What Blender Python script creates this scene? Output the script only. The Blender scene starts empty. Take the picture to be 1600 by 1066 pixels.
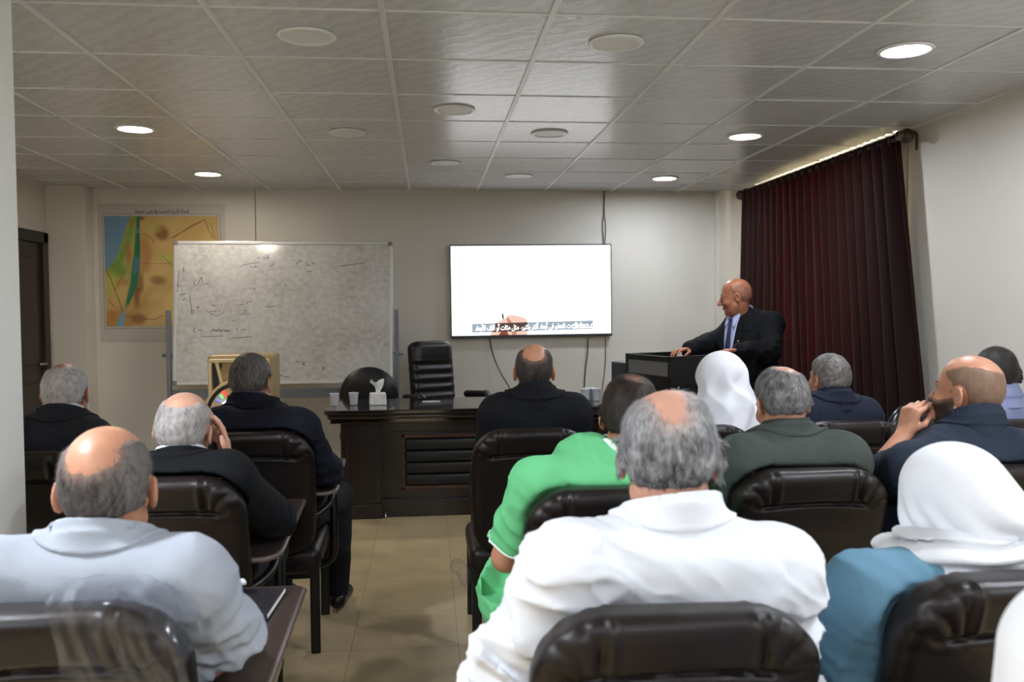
import bpy, bmesh, math, random
import numpy as np
from mathutils import Vector, Matrix, Euler

random.seed(7)
SC = bpy.context.scene
COL = SC.collection

# ------------------------------------------------------------------ camera, world, exposure
CAM_H = 1.43
cam_data = bpy.data.cameras.new('camera')
cam_data.sensor_width = 36.0
cam_data.lens = 30.757
cam_data.clip_start = 0.02
cam_data.dof.use_dof = True
cam_data.dof.focus_distance = 3.9
cam_data.dof.aperture_fstop = 4.5
cam = bpy.data.objects.new('camera', cam_data)
COL.objects.link(cam)
R_ = Vector((0.99535, -0.09608, -0.00714)); U_ = Vector((0.01083, 0.03795, 0.99922)); F_ = Vector((0.09573, 0.99465, -0.03881))
m_ = Matrix((R_, U_, -F_)).transposed().to_4x4()
m_.translation = Vector((0.0, 0.0, CAM_H))
cam.matrix_world = m_
SC.camera = cam

SC.view_settings.view_transform = 'Standard'
SC.view_settings.look = 'None'
SC.view_settings.gamma = 1.0
SC.view_settings.use_curve_mapping = False
SC.view_settings.exposure = 0.0

world = bpy.data.worlds.new('world')
SC.world = world
world.use_nodes = True
world.node_tree.nodes['Background'].inputs[0].default_value = (0.75, 0.85, 1.0, 1)
world.node_tree.nodes['Background'].inputs[1].default_value = 0.4

LAMP_W = 245.0          # emission of a ceiling lamp's diffuser
LAMP_NEAR = 2.0        # lamps over and behind the camera
LAMP_LEFT = 0.5

# daylight standing outside the window, behind the curtain
day = bpy.data.lights.new('daylight', 'AREA')
day.shape = 'RECTANGLE'; day.size = 2.2; day.size_y = 1.4
day.energy = 420.0
day.color = (1.0, 0.82, 0.68)
day_o = bpy.data.objects.new('daylight', day)
COL.objects.link(day_o)
day_o.location = (3.45, 6.2, 1.6)
day_o.rotation_euler = (0, math.radians(90), 0)

# ------------------------------------------------------------------ helpers
def lin(c):
    out = []
    for v in c[:3]:
        v = v / 255.0
        out.append(v / 12.92 if v <= 0.04045 else ((v + 0.055) / 1.055) ** 2.4)
    return tuple(out) + (1.0,)

MATS = {}
def mat(name, col, rough=0.5, metal=0.0, var=0.0, vscale=12.0, bump=0.0, bscale=150.0, spec=0.5, coat=0.0, coat_rough=0.1,
        sheen=0.0, emit=None, estr=0.0, alpha=1.0, trans=0.0, sss=0.0, attr=None, stretch=(1, 1, 1)):
    if name in MATS:
        return MATS[name]
    m = bpy.data.materials.new(name)
    m.use_nodes = True
    nt = m.node_tree
    b = nt.nodes['Principled BSDF']
    b.inputs['Base Color'].default_value = lin(col)
    b.inputs['Roughness'].default_value = rough
    b.inputs['Metallic'].default_value = metal
    b.inputs['Specular IOR Level'].default_value = spec
    b.inputs['Coat Weight'].default_value = coat
    b.inputs['Coat Roughness'].default_value = coat_rough
    b.inputs['Sheen Weight'].default_value = sheen
    b.inputs['Alpha'].default_value = alpha
    b.inputs['Transmission Weight'].default_value = trans
    if sss:
        b.inputs['Subsurface Weight'].default_value = sss
        b.inputs['Subsurface Radius'].default_value = (0.012, 0.004, 0.002)
        b.inputs['Subsurface Scale'].default_value = 1.0
    if emit is not None:
        b.inputs['Emission Color'].default_value = lin(emit)
        b.inputs['Emission Strength'].default_value = estr
    tc = nt.nodes.new('ShaderNodeTexCoord')
    mp = nt.nodes.new('ShaderNodeMapping')
    mp.inputs['Scale'].default_value = stretch
    nt.links.new(tc.outputs['Object'], mp.inputs['Vector'])
    src = None
    if attr:
        a = nt.nodes.new('ShaderNodeAttribute'); a.attribute_name = attr
        src = a.outputs['Color']
        nt.links.new(src, b.inputs['Base Color'])
    if var > 0:
        n = nt.nodes.new('ShaderNodeTexNoise')
        n.inputs['Scale'].default_value = vscale; n.inputs['Detail'].default_value = 5.0
        nt.links.new(mp.outputs[0], n.inputs['Vector'])
        mr = nt.nodes.new('ShaderNodeMapRange')
        mr.inputs['From Min'].default_value = 0.3; mr.inputs['From Max'].default_value = 0.7
        mr.inputs['To Min'].default_value = 1.0 - var; mr.inputs['To Max'].default_value = 1.0 + var
        nt.links.new(n.outputs[0], mr.inputs['Value'])
        mx = nt.nodes.new('ShaderNodeMix'); mx.data_type = 'RGBA'; mx.blend_type = 'MULTIPLY'
        mx.inputs['Factor'].default_value = 1.0
        if src is not None:
            nt.links.new(src, mx.inputs['A'])
        else:
            mx.inputs['A'].default_value = lin(col)
        nt.links.new(mr.outputs[0], mx.inputs['B'])
        nt.links.new(mx.outputs['Result'], b.inputs['Base Color'])
    if bump > 0:
        n2 = nt.nodes.new('ShaderNodeTexNoise')
        n2.inputs['Scale'].default_value = bscale; n2.inputs['Detail'].default_value = 3.0
        nt.links.new(mp.outputs[0], n2.inputs['Vector'])
        bp = nt.nodes.new('ShaderNodeBump'); bp.inputs['Strength'].default_value = bump; bp.inputs['Distance'].default_value = 0.002
        nt.links.new(n2.outputs[0], bp.inputs['Height'])
        nt.links.new(bp.outputs[0], b.inputs['Normal'])
    MATS[name] = m
    return m

def tag(o, label=None, cat=None, group=None, kind=None):
    if label: o['label'] = label
    if cat: o['category'] = cat
    if group: o['group'] = group
    if kind: o['kind'] = kind
    return o

def empty(name, loc=(0, 0, 0), rz=0.0, **k):
    o = bpy.data.objects.new(name, None)
    o.empty_display_size = 0.1
    o.location = loc; o.rotation_euler = (0, 0, rz)
    COL.objects.link(o)
    return tag(o, **k)

def link(name, me, m=None, parent=None, smooth=True):
    o = bpy.data.objects.new(name, me)
    COL.objects.link(o)
    if m is not None and len(me.materials) == 0:
        me.materials.append(m)
    if parent is not None:
        o.parent = parent
    if smooth and len(me.polygons):
        me.polygons.foreach_set('use_smooth', np.ones(len(me.polygons), bool))
    return o

def np_mesh(name, V, quads=None, tris=None, col=None):
    V = np.asarray(V, np.float32)
    me = bpy.data.meshes.new(name)
    q = np.zeros((0, 4), np.int32) if quads is None else np.asarray(quads, np.int32)
    t = np.zeros((0, 3), np.int32) if tris is None else np.asarray(tris, np.int32)
    me.vertices.add(len(V)); me.vertices.foreach_set('co', V.ravel())
    nl = q.size + t.size
    me.loops.add(nl)
    me.loops.foreach_set('vertex_index', np.concatenate([q.ravel(), t.ravel()]).astype(np.int32))
    me.polygons.add(len(q) + len(t))
    st = np.concatenate([np.arange(len(q)) * 4, len(q) * 4 + np.arange(len(t)) * 3]).astype(np.int32)
    me.polygons.foreach_set('loop_start', st)
    me.update(calc_edges=True)
    me.validate()
    if col is not None:
        a = me.color_attributes.new('Col', 'FLOAT_COLOR', 'POINT')
        c = np.ones((len(V), 4), np.float32); c[:, :3] = col
        a.data.foreach_set('color', c.ravel())
    return me

def bm_obj(name, bm, m, parent=None, smooth=False, loc=None):
    me = bpy.data.meshes.new(name)
    bmesh.ops.recalc_face_normals(bm, faces=bm.faces)
    bm.to_mesh(me); bm.free()
    o = link(name, me, m, parent, smooth)
    if loc is not None: o.location = loc
    return o

def box(bm, c, s, bev=0.0, rz=0.0, rx=0.0, ry=0.0, seg=2):
    """a box of full size s centred at c with rounded edges"""
    t = bmesh.new()
    bmesh.ops.create_cube(t, size=1.0)
    for v in t.verts:
        v.co = Vector((v.co.x * s[0], v.co.y * s[1], v.co.z * s[2]))
    if bev > 0:
        bmesh.ops.bevel(t, geom=list(t.edges), offset=min(bev, min(s) * 0.49), segments=seg, profile=0.5, affect='EDGES')
    M4 = Matrix.Translation(Vector(c)) @ Euler((rx, ry, rz)).to_matrix().to_4x4()
    bmesh.ops.transform(t, matrix=M4, verts=t.verts)
    me = bpy.data.meshes.new('tmp'); t.to_mesh(me); t.free()
    bm.from_mesh(me); bpy.data.meshes.remove(me)
    return bm

def boxo(name, c, s, m, parent=None, bev=0.0, rz=0.0, rx=0.0, ry=0.0):
    return bm_obj(name, box(bmesh.new(), c, s, bev, rz, rx, ry), m, parent)

def smooth_path(pts, n=8, closed=False):
    P = [Vector(p) for p in pts]
    out = []
    N = len(P)
    for i in range(N if closed else N - 1):
        if closed:
            p0, p1, p2, p3 = P[(i - 1) % N], P[i], P[(i + 1) % N], P[(i + 2) % N]
        else:
            p0, p1, p2, p3 = P[max(i - 1, 0)], P[i], P[i + 1], P[min(i + 2, N - 1)]
        for k in range(n):
            t = k / n
            out.append(0.5 * ((2 * p1) + (-p0 + p2) * t + (2 * p0 - 5 * p1 + 4 * p2 - p3) * t * t + (-p0 + 3 * p1 - 3 * p2 + p3) * t ** 3))
    if not closed: out.append(P[-1])
    return out

def tube(bm, pts, r, seg=8, closed=False, flat=1.0):
    """round (or oval) tube along a list of points"""
    P = [Vector(p) for p in pts]
    rings = []
    prev = None
    n = len(P)
    for i, p in enumerate(P):
        if closed:
            d = P[(i + 1) % n] - P[i - 1]
        else:
            d = P[min(i + 1, n - 1)] - P[max(i - 1, 0)]
        d.normalize()
        if prev is None:
            up = Vector((0, 0, 1)) if abs(d.z) < 0.9 else Vector((0, 1, 0))
            a = d.cross(up).normalized()
        else:
            a = (prev - d * prev.dot(d)).normalized()
        prev = a
        b = d.cross(a)
        rr = r[i] if isinstance(r, (list, tuple)) else r
        rings.append([bm.verts.new(p + a * math.cos(2 * math.pi * k / seg) * rr + b * math.sin(2 * math.pi * k / seg) * rr * flat) for k in range(seg)])
    m = n if closed else n - 1
    for i in range(m):
        A, B = rings[i], rings[(i + 1) % n]
        for k in range(seg):
            bm.faces.new((A[k], A[(k + 1) % seg], B[(k + 1) % seg], B[k]))
    if not closed:
        bm.faces.new(rings[0][::-1]); bm.faces.new(rings[-1])
    return bm

def tubeo(name, pts, r, m, parent=None, seg=8, closed=False):
    return bm_obj(name, tube(bmesh.new(), pts, r, seg, closed), m, parent, smooth=True)

def lathe(bm, prof, seg=32, M4=None, close=True):
    """prof: list of (radius, z)"""
    rings = []
    for r, z in prof:
        rings.append([bm.verts.new((max(r, 1e-5) * math.cos(2 * math.pi * k / seg), max(r, 1e-5) * math.sin(2 * math.pi * k / seg), z)) for k in range(seg)])
    for A, B in zip(rings, rings[1:]):
        for k in range(seg):
            bm.faces.new((A[k], A[(k + 1) % seg], B[(k + 1) % seg], B[k]))
    if close:
        bm.faces.new(rings[0][::-1]); bm.faces.new(rings[-1])
    if M4 is not None:
        bmesh.ops.transform(bm, matrix=M4, verts=bm.verts)
    return bm

def prism(bm, pts, y0, y1, axis='y'):
    """extruded outline; pts are (x,z) for axis y, (x,y) for axis z"""
    if axis == 'y':
        A = [bm.verts.new((p[0], y0, p[1])) for p in pts]; B = [bm.verts.new((p[0], y1, p[1])) for p in pts]
    else:
        A = [bm.verts.new((p[0], p[1], y0)) for p in pts]; B = [bm.verts.new((p[0], p[1], y1)) for p in pts]
    bm.faces.new(A); bm.faces.new(B[::-1])
    n = len(pts)
    for i in range(n):
        bm.faces.new((A[i], A[(i + 1) % n], B[(i + 1) % n], B[i]))
    return bm

def copy_tree(o, parent=None):
    c = o.copy(); COL.objects.link(c)
    if parent is not None: c.parent = parent
    for ch in list(o.children):
        copy_tree(ch, c)
    return c

# ------------------------------------------------------------------ implicit surfaces
def V3(*a): return np.array(a, float)
def nrm(v): v = np.asarray(v, float); return v / (np.linalg.norm(v) + 1e-12)
def sstep(a, b, x):
    t = np.clip((x - a) / (b - a), 0, 1); return t * t * (3 - 2 * t)
def smin(a, b, k):
    if k <= 0: return np.minimum(a, b)
    h = np.clip(0.5 + 0.5 * (b - a) / k, 0, 1)
    return b + (a - b) * h - k * h * (1 - h)
def smax(a, b, k): return -smin(-a, -b, k)

def f_rc(a, b, ra, rb):
    a = np.asarray(a, float); b = np.asarray(b, float); ab = b - a; L2 = ab @ ab + 1e-12
    def f(P):
        q = P - a
        t = np.clip(q @ ab / L2, 0, 1)
        return np.sqrt(((q - t[:, None] * ab) ** 2).sum(1)) - (ra + t * (rb - ra))
    f.c = (a + b) / 2; f.R = math.sqrt(L2) / 2 + max(ra, rb)
    return f

def f_el(c, r, Rm=None):
    c = np.asarray(c, float); r = np.asarray(r, float)
    def f(P):
        q = P - c
        if Rm is not None: q = q @ Rm
        k0 = np.sqrt(((q / r) ** 2).sum(1)); k1 = np.sqrt(((q / (r * r)) ** 2).sum(1)) + 1e-9
        return k0 * (k0 - 1) / k1
    f.c = c; f.R = float(r.max())
    return f

def f_box(c, s, rd, Rm=None):
    c = np.asarray(c, float); h = np.asarray(s, float) / 2 - rd
    def f(P):
        q = P - c
        if Rm is not None: q = q @ Rm
        q = np.abs(q) - h
        return np.sqrt((np.maximum(q, 0) ** 2).sum(1)) + np.minimum(q.max(1), 0) - rd
    f.c = c; f.R = float(np.linalg.norm(h) + rd)
    return f

def pn(P, f, seed):
    """cheap smooth noise: warped sines"""
    rg = np.random.RandomState(seed)
    out = np.zeros(len(P))
    for i in range(5):
        k = rg.randn(3); k /= np.linalg.norm(k); k2 = rg.randn(3); k2 /= np.linalg.norm(k2)
        ph = rg.rand(2) * 6.28
        out += np.sin(P @ k * f * (0.7 + 0.25 * i) + ph[0] + 1.6 * np.sin(P @ k2 * f * 0.6 + ph[1]))
    return out / 5 * 1.6

class Field:
    def __init__(self): self.ops = []
    def u(self, f, k=0.02): self.ops.append(('u', f, k)); return self
    def sub(self, f, k=0.01): self.ops.append(('s', f, k)); return self
    def inter(self, f, k=0.01): self.ops.append(('i', f, k)); return self
    def disp(self, f): self.ops.append(('d', f, 0)); return self
    def bounds(self, pad):
        lo = np.min([f.c - f.R for m, f, k in self.ops if m == 'u'], 0) - pad
        hi = np.max([f.c + f.R for m, f, k in self.ops if m == 'u'], 0) + pad
        return lo, hi
    def eval(self, P):
        d = np.full(len(P), 9.0)
        for m, f, k in self.ops:
            if m == 'u': d = smin(d, f(P), k)
            elif m == 's': d = smax(d, -f(P), k)
            elif m == 'i': d = smax(d, f(P), k)
            else: d = d + f(P)
        return d

def surface(F, h, B=8, pad=0.03, clip=None):
    lo, hi = F.bounds(pad)
    if clip is not None:
        lo = np.maximum(lo, clip[0]); hi = np.minimum(hi, clip[1])
    nb = np.ceil((hi - lo) / (h * B)).astype(int) + 1
    gi = np.stack(np.meshgrid(*[np.arange(n) for n in nb], indexing='ij'), -1).reshape(-1, 3)
    Cb = lo + (gi + 0.5) * h * B - h / 2
    rad = h * B * 0.87
    d = np.full(len(Cb), 9.0); dops = []
    for m, f, k in F.ops:
        v = f(Cb); dops.append(v)
        if m == 'u': d = smin(d, v, k)
        elif m == 's': d = smax(d, -v, k)
        elif m == 'i': d = smax(d, v, k)
        else: d = d + v
    act = np.where(np.abs(d) < rad * 1.35 + 0.012)[0]
    S = np.repeat(np.repeat(np.repeat(np.where(d.reshape(nb) < 0, -1.0, 1.0).astype(np.float32), B, 0), B, 1), B, 2)
    off = np.stack(np.meshgrid(*[np.arange(B)] * 3, indexing='ij'), -1).reshape(-1, 3)
    n_act = len(act)
    vals = np.full((n_act, B ** 3), 9.0)
    base = lo + gi[act] * B * h
    PP = base[:, None, :] + off[None] * h
    dm = np.full(n_act, 9.0)
    for (m, f, k), v in zip(F.ops, dops):
        va = v[act]
        if m == 'u':
            rel = np.where(va < np.minimum(dm, np.maximum(d[act], 0)) + 2 * rad + k + 0.03)[0]
            dm = np.minimum(dm, va)
        elif m == 's':
            rel = np.where(va < rad * 1.6 + k + 0.03)[0]
        else:
            rel = np.arange(n_act)
        if not len(rel): continue
        x = f(PP[rel].reshape(-1, 3)).reshape(len(rel), -1)
        if m == 'u': vals[rel] = smin(vals[rel], x, k)
        elif m == 's': vals[rel] = smax(vals[rel], -x, k)
        elif m == 'i': vals[rel] = smax(vals[rel], x, k)
        else: vals[rel] += x
    S4 = S.reshape(nb[0], B, nb[1], B, nb[2], B)
    ga = gi[act]
    S4[ga[:, 0], :, ga[:, 1], :, ga[:, 2], :] = vals.reshape(n_act, B, B, B)
    S = S4.reshape(nb[0] * B, nb[1] * B, nb[2] * B)
    return nets(S, lo, h)

def nets(S, lo, h):
    I = S < 0
    cnt = np.zeros(tuple(np.array(S.shape) - 1), np.uint8)
    sl = lambda o, n: slice(o, n - 1 + o)
    cs = [(i, j, k) for i in (0, 1) for j in (0, 1) for k in (0, 1)]
    for i, j, k in cs:
        cnt += I[sl(i, S.shape[0]), sl(j, S.shape[1]), sl(k, S.shape[2])]
    cells = np.argwhere((cnt > 0) & (cnt < 8))
    vid = np.full(cnt.shape, -1, np.int32)
    vid[tuple(cells.T)] = np.arange(len(cells))
    val = np.stack([S[cells[:, 0] + i, cells[:, 1] + j, cells[:, 2] + k] for i, j, k in cs], 1)
    pos = np.zeros((len(cells), 3)); n = np.zeros(len(cells))
    for a in range(8):
        for b in range(a + 1, 8):
            da = np.array(cs[b]) - np.array(cs[a])
            if np.abs(da).sum() != 1: continue
            x, y = val[:, a], val[:, b]
            m = (x < 0) != (y < 0)
            t = np.where(m, x / np.where(m, x - y, 1), 0)
            t = np.clip(t, 0, 1)
            pos += np.where(m[:, None], np.array(cs[a]) + t[:, None] * da, 0); n += m
    V = lo + (cells + pos / n[:, None]) * h
    Q = []
    for ax in range(3):
        o1, o2 = [(1, 2), (2, 0), (0, 1)][ax]
        a = np.take(I, np.arange(S.shape[ax] - 1), ax); b = np.take(I, np.arange(1, S.shape[ax]), ax)
        e = np.argwhere(a != b)
        ok = (e[:, o1] > 0) & (e[:, o2] > 0) & (e[:, o1] < S.shape[o1] - 1) & (e[:, o2] < S.shape[o2] - 1)
        e = e[ok]
        s = a[tuple(e.T)]
        def at(d1, d2):
            c = e.copy(); c[:, o1] -= d1; c[:, o2] -= d2
            return vid[tuple(c.T)]
        q = np.stack([at(1, 1), at(0, 1), at(0, 0), at(1, 0)], 1)
        q[~s] = q[~s][:, ::-1]
        Q.append(q)
    Q = np.concatenate(Q)
    Q = Q[(Q >= 0).all(1)]
    return V, Q

def field_obj(name, F, h, m, parent=None, origin=None, colf=None, **k):
    V, Q = surface(F, h, **k)
    col = colf(V) if colf is not None else None
    if origin is not None: V = V - np.asarray(origin, float)
    me = np_mesh(name, V, Q, col=col)
    return link(name, me, m, parent)

def vnormals(V, Q):
    n = np.cross(V[Q[:, 2]] - V[Q[:, 0]], V[Q[:, 3]] - V[Q[:, 1]])
    N = np.zeros_like(V)
    for k in range(4): np.add.at(N, Q[:, k], n)
    return N / (np.linalg.norm(N, axis=1)[:, None] + 1e-12)
# ------------------------------------------------------------------ the room
CEIL = 2.47; YB = 7.81; XR = 2.86; XL = -3.14; YF = -2.2
wallm = mat('wall paint', (216, 211, 201), rough=0.55, var=0.03, vscale=2.0, bump=0.08, bscale=60)

# floor: square beige tiles
fm = bpy.data.materials.new('floor tile'); fm.use_nodes = True
nt = fm.node_tree; b = nt.nodes['Principled BSDF']
tc = nt.nodes.new('ShaderNodeTexCoord'); mp = nt.nodes.new('ShaderNodeMapping')
mp.inputs['Location'].default_value = (0.335, -0.05, 0)
nt.links.new(tc.outputs['Object'], mp.inputs['Vector'])
br = nt.nodes.new('ShaderNodeTexBrick')
br.offset = 0.0; br.squash = 1.0
br.inputs['Scale'].default_value = 1.0
br.inputs['Brick Width'].default_value = 0.45; br.inputs['Row Height'].default_value = 0.45
br.inputs['Mortar Size'].default_value = 0.0025; br.inputs['Mortar Smooth'].default_value = 0.3
br.inputs['Color1'].default_value = lin((196, 176, 138)); br.inputs['Color2'].default_value = lin((188, 168, 130))
br.inputs['Mortar'].default_value = lin((158, 140, 108))
nt.links.new(mp.outputs[0], br.inputs['Vector'])
n = nt.nodes.new('ShaderNodeTexNoise'); n.inputs['Scale'].default_value = 5.0; n.inputs['Detail'].default_value = 8.0
nt.links.new(tc.outputs['Object'], n.inputs['Vector'])
mr = nt.nodes.new('ShaderNodeMapRange'); mr.inputs['From Min'].default_value = 0.3; mr.inputs['From Max'].default_value = 0.7
mr.inputs['To Min'].default_value = 0.86; mr.inputs['To Max'].default_value = 1.12
nt.links.new(n.outputs[0], mr.inputs['Value'])
mx = nt.nodes.new('ShaderNodeMix'); mx.data_type = 'RGBA'; mx.blend_type = 'MULTIPLY'; mx.inputs['Factor'].default_value = 1.0
nt.links.new(br.outputs['Color'], mx.inputs['A']); nt.links.new(mr.outputs[0], mx.inputs['B'])
nt.links.new(mx.outputs['Result'], b.inputs['Base Color'])
b.inputs['Roughness'].default_value = 0.32; b.inputs['Specular IOR Level'].default_value = 0.4
o = boxo('floor', ((XL + XR) / 2, (YF + YB) / 2, -0.05), (XR - XL + 0.4, YB - YF + 0.4, 0.1), fm); tag(o, kind='structure')

# ceiling: 60 cm tiles with a fine embossed weave, laid in a white grid
cm = bpy.data.materials.new('ceiling tile'); cm.use_nodes = True
nt = cm.node_tree; b = nt.nodes['Principled BSDF']
tc = nt.nodes.new('ShaderNodeTexCoord')
mp = nt.nodes.new('ShaderNodeMapping'); mp.inputs['Location'].default_value = (-0.4525, -3.1295 + 0.6 * 10, 0)
nt.links.new(tc.outputs['Object'], mp.inputs['Vector'])
br = nt.nodes.new('ShaderNodeTexBrick'); br.offset = 0.0; br.squash = 1.0
br.inputs['Scale'].default_value = 1.0; br.inputs['Brick Width'].default_value = 0.6; br.inputs['Row Height'].default_value = 0.6
br.inputs['Mortar Size'].default_value = 0.0
br.inputs['Color1'].default_value = lin((207, 210, 215)); br.inputs['Color2'].default_value = lin((201, 204, 209))
nt.links.new(mp.outputs[0], br.inputs['Vector'])
wv = nt.nodes.new('ShaderNodeTexWave'); wv.wave_type = 'BANDS'; wv.bands_direction = 'DIAGONAL'
wv.inputs['Scale'].default_value = 5.5; wv.inputs['Distortion'].default_value = 6.0; wv.inputs['Detail'].default_value = 2.0; wv.inputs['Detail Scale'].default_value = 2.5
nt.links.new(tc.outputs['Object'], wv.inputs['Vector'])
mr = nt.nodes.new('ShaderNodeMapRange'); mr.inputs['To Min'].default_value = 0.93; mr.inputs['To Max'].default_value = 1.05
nt.links.new(wv.outputs['Fac'], mr.inputs['Value'])
mx = nt.nodes.new('ShaderNodeMix'); mx.data_type = 'RGBA'; mx.blend_type = 'MULTIPLY'; mx.inputs['Factor'].default_value = 1.0
nt.links.new(br.outputs['Color'], mx.inputs['A']); nt.links.new(mr.outputs[0], mx.inputs['B'])
nt.links.new(mx.outputs['Result'], b.inputs['Base Color'])
bp = nt.nodes.new('ShaderNodeBump'); bp.inputs['Strength'].default_value = 0.10; bp.inputs['Distance'].default_value = 0.003
nt.links.new(wv.outputs['Fac'], bp.inputs['Height']); nt.links.new(bp.outputs[0], b.inputs['Normal'])
b.inputs['Roughness'].default_value = 0.25; b.inputs['Specular IOR Level'].default_value = 0.42
o = boxo('ceiling', ((XL + XR) / 2, (YF + YB) / 2, CEIL + 0.05), (XR - XL + 0.4, YB - YF + 0.4, 0.1), cm); tag(o, kind='structure')
gm = mat('ceiling grid', (222, 224, 226), rough=0.35)
bm = bmesh.new()
for i in range(-6, 5):
    x = 0.4525 + 0.6 * i
    if XL < x < XR: box(bm, (x, (YF + YB) / 2, CEIL - 0.001), (0.022, YB - YF, 0.008))
for j in range(-9, 9):
    y = 3.1295 + 0.6 * j
    if YF < y < YB: box(bm, ((XL + XR) / 2, y, CEIL - 0.0005), (XR - XL, 0.012, 0.006))
o = bm_obj('ceiling_trim', bm, gm); tag(o, kind='structure')

def struct(name, c, s, m=wallm, bev=0.0):
    return tag(boxo(name, c, s, m, bev=bev), kind='structure')
struct('wall_back', ((XL + XR) / 2, YB + 0.06, CEIL / 2), (XR - XL + 0.4, 0.12, CEIL))
struct('wall_rear', ((XL + XR) / 2, YF - 0.06, CEIL / 2), (XR - XL + 0.4, 0.12, CEIL))
struct('wall_left', (XL - 0.06, (YF + YB) / 2, CEIL / 2), (0.12, YB - YF, CEIL))
WY0, WY1, WZ0, WZ1 = 5.1, 7.3, 0.9, 2.44
bm = bmesh.new()
box(bm, (XR + 0.1, (YF + WY0) / 2, CEIL / 2), (0.2, WY0 - YF, CEIL))
box(bm, (XR + 0.1, (WY1 + YB) / 2, CEIL / 2), (0.2, YB - WY1, CEIL))
box(bm, (XR + 0.1, (WY0 + WY1) / 2, WZ0 / 2), (0.2, WY1 - WY0, WZ0))
box(bm, (XR + 0.1, (WY0 + WY1) / 2, (WZ1 + CEIL) / 2), (0.2, WY1 - WY0, CEIL - WZ1))
tag(bm_obj('wall_right', bm, wallm), kind='structure')
# pillars: by the camera, in the far left corner, in the far right corner
pm = mat('pillar paint', (244, 245, 242), rough=0.5, var=0.02, vscale=2.0)
struct('pillar_1', (-1.44, 2.55, CEIL / 2), (0.5, 0.3, CEIL), pm, 0.004)
struct('pillar_2', (-2.985, 7.71, CEIL / 2), (0.31, 0.2, CEIL), wallm, 0.004)
struct('pillar_3', (2.735, 7.755, CEIL / 2), (0.25, 0.11, CEIL), wallm, 0.004)
# skirting tiles along the back wall
sk = mat('skirting tile', (176, 160, 130), rough=0.4)
struct('baseboard_back', (-0.1, YB - 0.006, 0.045), (5.4, 0.012, 0.09), sk)
struct('baseboard_left', (XL + 0.006, 3.2, 0.045), (0.012, 7.9, 0.09), sk)
struct('baseboard_right', (XR - 0.006, 2.7, 0.045), (0.012, 9.6, 0.09), sk)

# window in the wall at the speaker's side
wf = mat('window aluminium', (200, 198, 190), rough=0.4, metal=0.2)
w = empty('window_1', (XR + 0.1, (WY0 + WY1) / 2, WZ0), kind='structure')
bm = bmesh.new(); L = WY1 - WY0; Hh = WZ1 - WZ0
for yy in (-L / 2 + 0.025, 0, L / 2 - 0.025): box(bm, (0.02, yy, Hh / 2), (0.05, 0.05, Hh))
for zz in (0.025, Hh - 0.025): box(bm, (0.02, 0, zz), (0.05, L, 0.05))
bm_obj('window_frame', bm, wf, w)
gl = bpy.data.materials.new('window glass'); gl.use_nodes = True
nt = gl.node_tree; nt.nodes.clear()
tr = nt.nodes.new('ShaderNodeBsdfTransparent'); tr.inputs[0].default_value = (0.93, 0.96, 0.95, 1)
gs = nt.nodes.new('ShaderNodeBsdfGlossy'); gs.inputs['Roughness'].default_value = 0.02
mxs = nt.nodes.new('ShaderNodeMixShader'); mxs.inputs[0].default_value = 0.06
ou = nt.nodes.new('ShaderNodeOutputMaterial')
nt.links.new(tr.outputs[0], mxs.inputs[1]); nt.links.new(gs.outputs[0], mxs.inputs[2]); nt.links.new(mxs.outputs[0], ou.inputs[0])
boxo('window_pane', (0.02, -L / 4, Hh / 2), (0.006, L / 2 - 0.07, Hh - 0.1), gl, w)
boxo('window_pane', (0.02, L / 4, Hh / 2), (0.006, L / 2 - 0.07, Hh - 0.1), gl, w)

# dark brown door in the left wall
dm = mat('dark door wood', (44, 34, 30), rough=0.4, var=0.25, vscale=3.0, stretch=(6, 6, 0.6))
d = empty('door_1', (XL, 7.06, 0), kind='structure')
bm = bmesh.new()
box(bm, (0.02, 0.43, 1.03), (0.06, 0.09, 2.06), 0.006); box(bm, (0.02, -0.46, 1.03), (0.06, 0.09, 2.06), 0.006)
box(bm, (0.02, 0.0, 2.02), (0.06, 0.96, 0.09), 0.006)
bm_obj('door_frame', bm, dm, d)
bm = bmesh.new(); box(bm, (0.005, -0.015, 0.99), (0.03, 0.82, 1.96))
for z0, z1 in ((0.15, 0.85), (1.0, 1.85)): box(bm, (0.022, -0.015, (z0 + z1) / 2), (0.02, 0.58, z1 - z0), 0.012)
bm_obj('door_leaf', bm, dm, d)
ch = mat('satin chrome', (190, 190, 188), rough=0.25, metal=1.0)
bm = bmesh.new(); tube(bm, [(0.03, 0.31, 1.0), (0.075, 0.31, 1.0)], 0.011); tube(bm, [(0.075, 0.32, 1.0), (0.075, 0.2, 1.0)], 0.01)
bm_obj('door_handle', bm, ch, d, True)

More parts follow.
